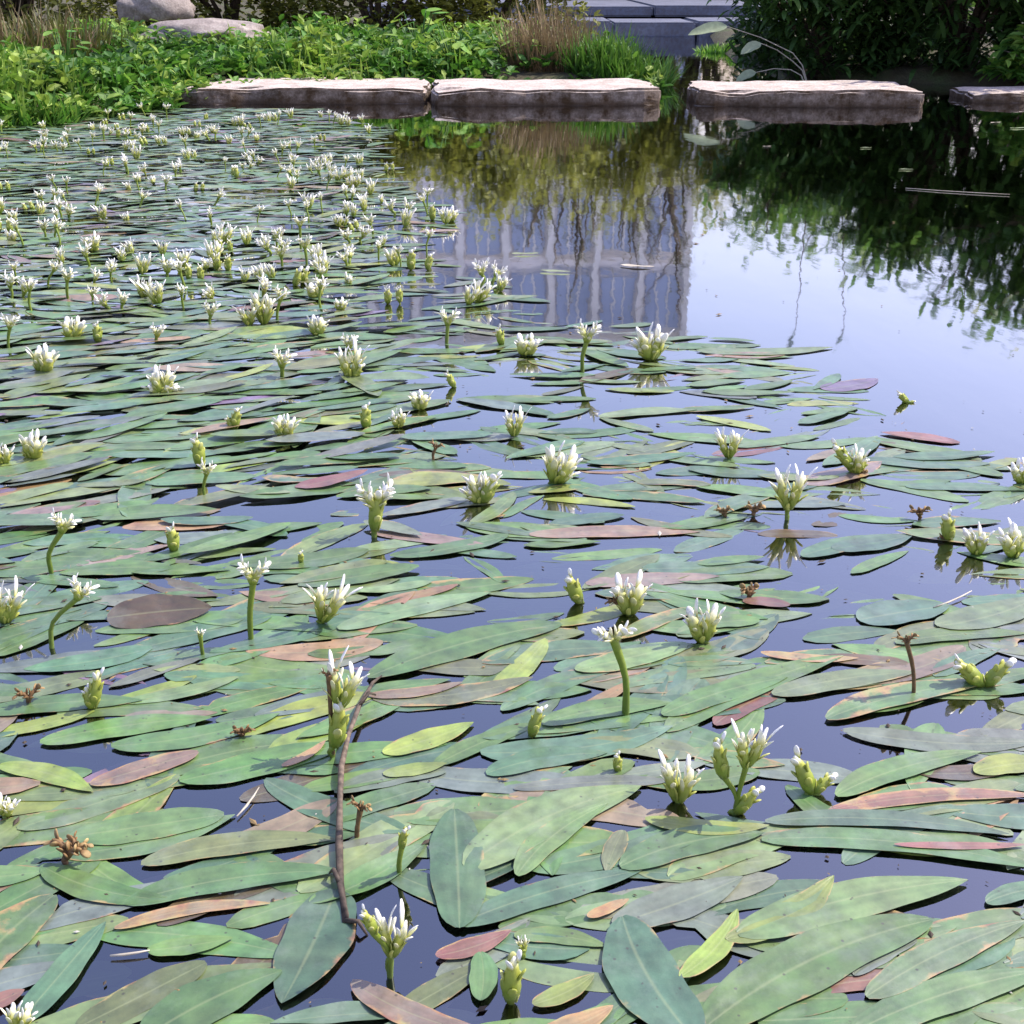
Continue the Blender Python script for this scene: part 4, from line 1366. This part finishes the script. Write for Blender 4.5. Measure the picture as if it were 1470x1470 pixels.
fl(405, 542, 405, 502, 36, 'fork')
fl(62, 536, 62, 488, 46, 'cup', 'full white and yellow flower by a dark gap')
fl(505, 546, 500, 482, 34, 'cup', 'white flower over a heap of yellow buds', [(488, 515, 28, 'bud'), (522, 517, 28, 'bud')])
fl(526, 616, 522, 580, 22, 'bud'); fl(572, 614, 572, 582, 26, 'cup'); fl(602, 588, 602, 556, 38, 'cup')
fl(652, 556, 640, 532, 22, 'bud', 'dark yellow bud leaning over alone')
fl(738, 627, 740, 578, 28, 'cup', 'slim upright white flower mirrored below')
fl(796, 694, 818, 630, 50, 'cup', 'large white flower pair leaning on curved stems', [(840, 654, 32, 'cup')])
fl(690, 722, 692, 670, 40, 'cup', 'wide heap of white flowers and yellow buds beside a round purplish leaf', [(658, 680, 34, 'cup'), (722, 676, 32, 'bud')])
fl(537, 770, 540, 694, 60, 'fork', 'green forked flower with only its tips white', [(540, 700, 26, 'bud')])
fl(641, 492, 644, 445, 30, 'fork'); fl(720, 496, 716, 468, 24, 'bud'); fl(755, 510, 758, 474, 44, 'cup', None, [(775, 482, 24, 'bud')])
fl(836, 533, 846, 464, 36, 'fork', 'white forked flower on a dark stem before the mirrored building')
fl(934, 517, 940, 458, 50, 'cup', 'large heap of white flowers at the edge of the open water', [(912, 470, 34, 'cup'), (950, 480, 30, 'bud')])
fl(1046, 658, 1046, 604, 30, 'cup', 'upright white flower alone near the open water')
fl(1130, 746, 1138, 656, 38, 'cup', 'white flower on a dark stem mirrored in blue water')
fl(1228, 680, 1224, 634, 40, 'cup', 'straggling heap of flowers and buds pointing several ways', [(1190, 624, 20, 'bud'), (1252, 655, 32, 'bud'), (1270, 690, 22, 'wilt')])
fl(1303, 578, 1284, 556, 22, 'bud', 'dark bud lying low on the bright open water', [(1342, 572, 18, 'bud')])
fl(1040, 742, 1036, 722, 26, 'wilt', 'round brownish seed head low on the leaves'); fl(1082, 740, 1084, 718, 30, 'wilt', 'pinkish seed head next to the round brownish one')
fl(1320, 745, 1318, 720, 24, 'wilt', 'reddish seed head by the yellow buds'); fl(1362, 776, 1360, 734, 30, 'bud', 'yellow bud heap by the two big white flowers', [(1345, 762, 20, 'wilt')])
fl(1402, 796, 1400, 748, 40, 'cup', 'white flower mirrored in the gap next to the yellow bud heap'); fl(1456, 800, 1452, 748, 48, 'cup', 'biggest white flower past the mirrored one')
fl(1466, 694, 1468, 658, 36, 'cup')
fl(1412, 986, 1358, 932, 30, 'bud', 'long bud leaning far over with a white tip above the orange leaf end', [(1462, 938, 26, 'bud')])
fl(1312, 998, 1300, 904, 24, 'wilt', 'withered brown stalk bent at its head')
fl(762, 1058, 776, 1014, 22, 'bud', 'small bud with white tip amid plain green leaves'); fl(886, 1108, 888, 1082, 22, 'bud', 'tiny yellow nub low on a grey leaf')
fl(291, 940, 287, 902, 16, 'fork', 'tiny wispy white flower before the humped brown leaf')
fl(95, 1240, 100, 1196, 50, 'wilt', 'frayed yellow brown withered flower on green leaves', [(120, 1200, 30, 'wilt')])
fl(348, 1058, 348, 1036, 30, 'wilt', 'flattened yellow brown remnant on a green leaf'); fl(8, 1172, 8, 1138, 34, 'cup', 'white flower low beside the purplish leaf')
fl(26, 1482, 28, 1440, 44, 'cup', 'white flower low by the red leaf corner')
fl(512, 1202, 520, 1142, 26, 'wilt', 'orange brown withered stalk beside the twig'); fl(573, 1254, 580, 1182, 16, 'bud', 'thin green spike with a white tip behind the tall white tipped flower')
fl(752, 1374, 748, 1346, 14, 'cup', 'tiny white bud just behind the half open yellow green bud')
fl(1076, 860, 1078, 836, 34, 'wilt', 'dark dead cluster lying beside the bright red leaf'); fl(622, 660, 628, 628, 18, 'wilt', 'thin dark withered hook in the mid pond'); fl(432, 808, 432, 790, 18, 'bud')
for (a, b_, c_, d_, w_, k_) in [(12, 500, 14, 454, 24, 'fork'), (104, 488, 104, 448, 38, 'cup'), (140, 492, 140, 462, 22, 'bud'), (225, 492, 226, 468, 28, 'fork'), (302, 468, 302, 436, 24, 'fork'),
                                (378, 466, 380, 404, 30, 'cup'), (398, 462, 404, 414, 24, 'fork'), (358, 468, 352, 428, 24, 'cup'), (455, 482, 456, 448, 34, 'cup'), (488, 446, 490, 425, 24, 'cup'), (500, 512, 502, 482, 28, 'fork'),
                                (566, 382, 562, 348, 26, 'cup'), (590, 388, 590, 356, 36, 'bud'), (614, 388, 616, 362, 28, 'bud'), (440, 388, 436, 340, 22, 'fork'), (458, 392, 462, 356, 22, 'cup'), (240, 402, 240, 372, 34, 'fork'),
                                (295, 392, 296, 372, 32, 'fork'), (132, 362, 132, 330, 28, 'cup'), (98, 432, 96, 385, 24, 'fork'), (134, 440, 132, 412, 18, 'fork'), (405, 388, 402, 352, 22, 'fork'), (432, 360, 430, 310, 20, 'fork'),
                                (620, 316, 622, 292, 22, 'bud'), (648, 318, 650, 294, 20, 'cup'), (452, 428, 454, 398, 36, 'cup')]:
    fl(a, b_, c_, d_, w_, k_)
for o in list(C.objects):
    if o.name.startswith('water_flower') and 'label' not in o:
        o['label'] = 'medium white flower spike among dense leaves in the middle distance'

# a leaf at the foot of a flower that has its own description is told by that flower
free = [o for o in C.objects if o.name.startswith('floating_leaf') and 'make' in o]
for o in [o for o in C.objects if o.name.startswith('water_flower') and len(o['label'].split()) < 12 and not o['label'].startswith('medium')]:
    best = None
    for f_ in free:
        if 'make' not in f_: continue
        ctr = f_.location + Vector((math.cos(f_.rotation_euler.z), math.sin(f_.rotation_euler.z), 0)) * f_.scale.x * .5
        d_ = (ctr - o.location).length
        if d_ < .09 and (best is None or d_ < best[0]): best = (d_, f_)
    if best:
        f_ = best[1]
        col_ = f_['make'].split(' ', 2)[2]
        del f_['make']
        tag(f_, f"{col_} leaf nearest the {o['label']}", 'leaf', 'floating pond leaves')
for f_ in free:
    if 'make' in f_: del f_['make']

# distant flowers: a few shapes, copied
protos = []
for k in range(12):
    r = random.Random(500 + k)
    kind = ['fork', 'cup', 'fork', 'cup', 'fork', 'bud', 'fork'][k % 7]
    q = MB()
    nh = 2 if k % 3 == 2 else 1
    for h_ in range(nh):
        (sp, sr), arms = flower_parts(r, kind, r.uniform(.04, .085), (r.uniform(-.02, .02), r.uniform(-.01, .01)), r.uniform(.03, .048))
        o_ = Vector((h_ * .03, h_ * .01, 0))
        q.tube([p + o_ for p in sp], sr, 5, .25)
        for (pts, pets, rads, tones) in arms:
            q.tube([p + o_ for p in pts], rads, 6, tones)
            for z in pets: petal_geo(q, z[0] + o_, z[1], z[2], z[3], z[4], min(1, z[5] + .12), min(1, z[6] + .06))
    protos.append((q.mesh('water_flower', M['flower']), {'fork': 'forked white flower spike', 'cup': 'cup shaped white flower spike', 'bud': 'closed yellow bud'}[kind] if nh == 1 else 'pair of ' + {'fork': 'forked white flower spikes', 'cup': 'cup shaped white flower spikes', 'bud': 'closed yellow buds'}[kind]))
pts = []
tries = 0
while len(pts) < 195 and tries < 20000:
    tries += 1
    y = rng.uniform(2.75, 6.95)
    x = rng.uniform(-.47 * y - .1, .1 * y)
    px_, py_, _ = pix((x, y, 0))
    if px_ < -20 or py_ > 455 or in_poly(px_ + 8, py_, OPEN):
        continue
    if pd(x, y) > -.2:
        continue
    clump = math.sin(x * 4.1 + 2) * math.sin(y * 3.3 + 1)
    if clump < -.1 and rng.random() < .72:
        continue
    if any((x - a) ** 2 + (y - b_) ** 2 < .075 ** 2 for a, b_ in pts):
        continue
    pts.append((x, y))
for (x, y) in pts:
    pm, pw_ = rng.choice(protos)
    o = obj('water_flower', pm, None, (x, y, 0))
    o.rotation_euler = (rng.gauss(0, .15), rng.gauss(0, .15), rng.gauss(0, .7) + (math.pi if rng.random() < .5 else 0))
    s = rng.uniform(.68, 1.08)
    o.scale = (s, s, s)
    tag(o, f'small distant {pw_} dotting the far leaf mat', 'flower', 'far flowers: ' + pw_)

# ------------------------------------------------------------------ bent twig, straws and scraps
q = MB()
tw = [(478, 1335, -.03), (497, 1322, .004), (489, 1270, .012), (487, 1210, .018), (488, 1150, .022), (490, 1100, .024), (500, 1055, .03), (515, 1015, .035), (535, 980, .03), (548, 970, .02)]
pp = [at(a, b_, z if z < .005 else .004 + z * .25) for a, b_, z in tw]
q.tube(pp, [.002, .0036, .0031, .0035, .0027, .0031, .0024, .0026, .0019, .0008], 7, [.2, .5, .2, .6, .8, 1, 1, .7, .4, .2])
for (i, dx, dy) in ((1, .018, -.012), (7, .014, .03), (2, -.012, .02)):
    q.tube([pp[i], pp[i] + Vector((dx * .6, dy * .6, .006)), pp[i] + Vector((dx, dy, -.004))], [.0025, .002, .001], 5, .3)
tag(obj('bent_twig', q.mesh('bent_twig', M['twig'])), 'bent brown twig lying across the leaves toward a white flower', 'twig')

for (a, b_, c_, d_, lab) in [(1300, 270, 1450, 279, 'pale straw floating on dark water near the shaded stone'), (1340, 872, 1395, 848, 'thin white straw floating in a blue water gap'),
                             (340, 1172, 372, 1130, 'short white straw over a dark gap between leaves'), (158, 1372, 215, 1364, 'white straw end on dark water beside the narrow blue green leaf')]:
    A, B = at(a, b_, .003), at(c_, d_, .004)
    q = MB()
    q.tube([A, A.lerp(B, .35) + (B - A).cross(Vector((0, 0, 1))) * .03, A.lerp(B, .7) + (B - A).cross(Vector((0, 0, 1))) * .025, B], [.0008 + A.y * .00004, .0012 + A.y * .00004, .0010 + A.y * .00003, .0005], 5, [.9, .5, .7, .8])
    tag(obj('straw', q.mesh('straw', M['straw'])), lab, 'straw')
for k, (a, b_) in enumerate([(1095, 210), (1235, 212), (1290, 243), (1422, 176), (1450, 184), (775, 388), (890, 380), (735, 364)]):
    q = MB()
    W_ = rng.uniform(.04, .10)
    leaf_geo(q, W_, W_ * .3, 10, 2, .06, rng.uniform(-.1, .1), True, None, .03, .04, k * 1.7, None, 0, .12)
    q.t = [rng.uniform(.4, 1)] * len(q.t)
    p = at(a, b_, .003)
    o = obj('drifting_leaf', q.mesh('drifting_leaf', M['pale_leaf' if k % 3 else 'straw']), None, p)
    o.rotation_euler.z = rng.gauss(0, .3)
    tag(o, 'single pale drifting leaf on the open water', 'leaf', 'pale leaves adrift on open water')

# pollen, crumbs and petal scraps on the leaves and the water
m, n, l, b = new_mat('debris')
c = N(n, 'ShaderNodeAttribute', attribute_name='tint').outputs['Color']
l.new(c, b.inputs['Base Color'])
b.inputs['Roughness'].default_value = 0.8
q = MB()
for _ in range(1900):
    y = .45 + 3.6 * rng.random() ** 1.4
    x = rng.uniform(-.55 - .42 * y, .55 + .42 * y)
    px_, py_, _z = pix((x, y, 0))
    if in_poly(px_, py_, OPEN) and rng.random() < .8:
        continue
    r_ = .0006 + .0018 * rng.random() ** 2.5 * (1 + .25 * y)
    k = rng.random()
    col = (.45, .43, .36, 1) if k < .07 else ((.05, .035, .02, 1) if k < .65 else (.22, .15, .06, 1))
    a = rng.uniform(0, 6.28)
    st = rng.uniform(1, 3.2)
    z = .0018 + rng.random() * .0006
    ca, sa = math.cos(a), math.sin(a)
    vs = [(x + ca * r_ * st, y + sa * r_ * st, z), (x - sa * r_, y + ca * r_, z), (x - ca * r_ * st, y - sa * r_ * st, z), (x + sa * r_, y - ca * r_, z), (x, y, z + r_ * .5), (x, y, z - r_ * .5)]
    q.add(vs, [(0, 1, 4), (1, 2, 4), (2, 3, 4), (3, 0, 4), (1, 0, 5), (2, 1, 5), (3, 2, 5), (0, 3, 5)], .5, col)
tag(obj('pond_debris', q.mesh('pond_debris', m, False)), 'dark and pale crumbs scattered over leaves and water', 'debris', kind='stuff')
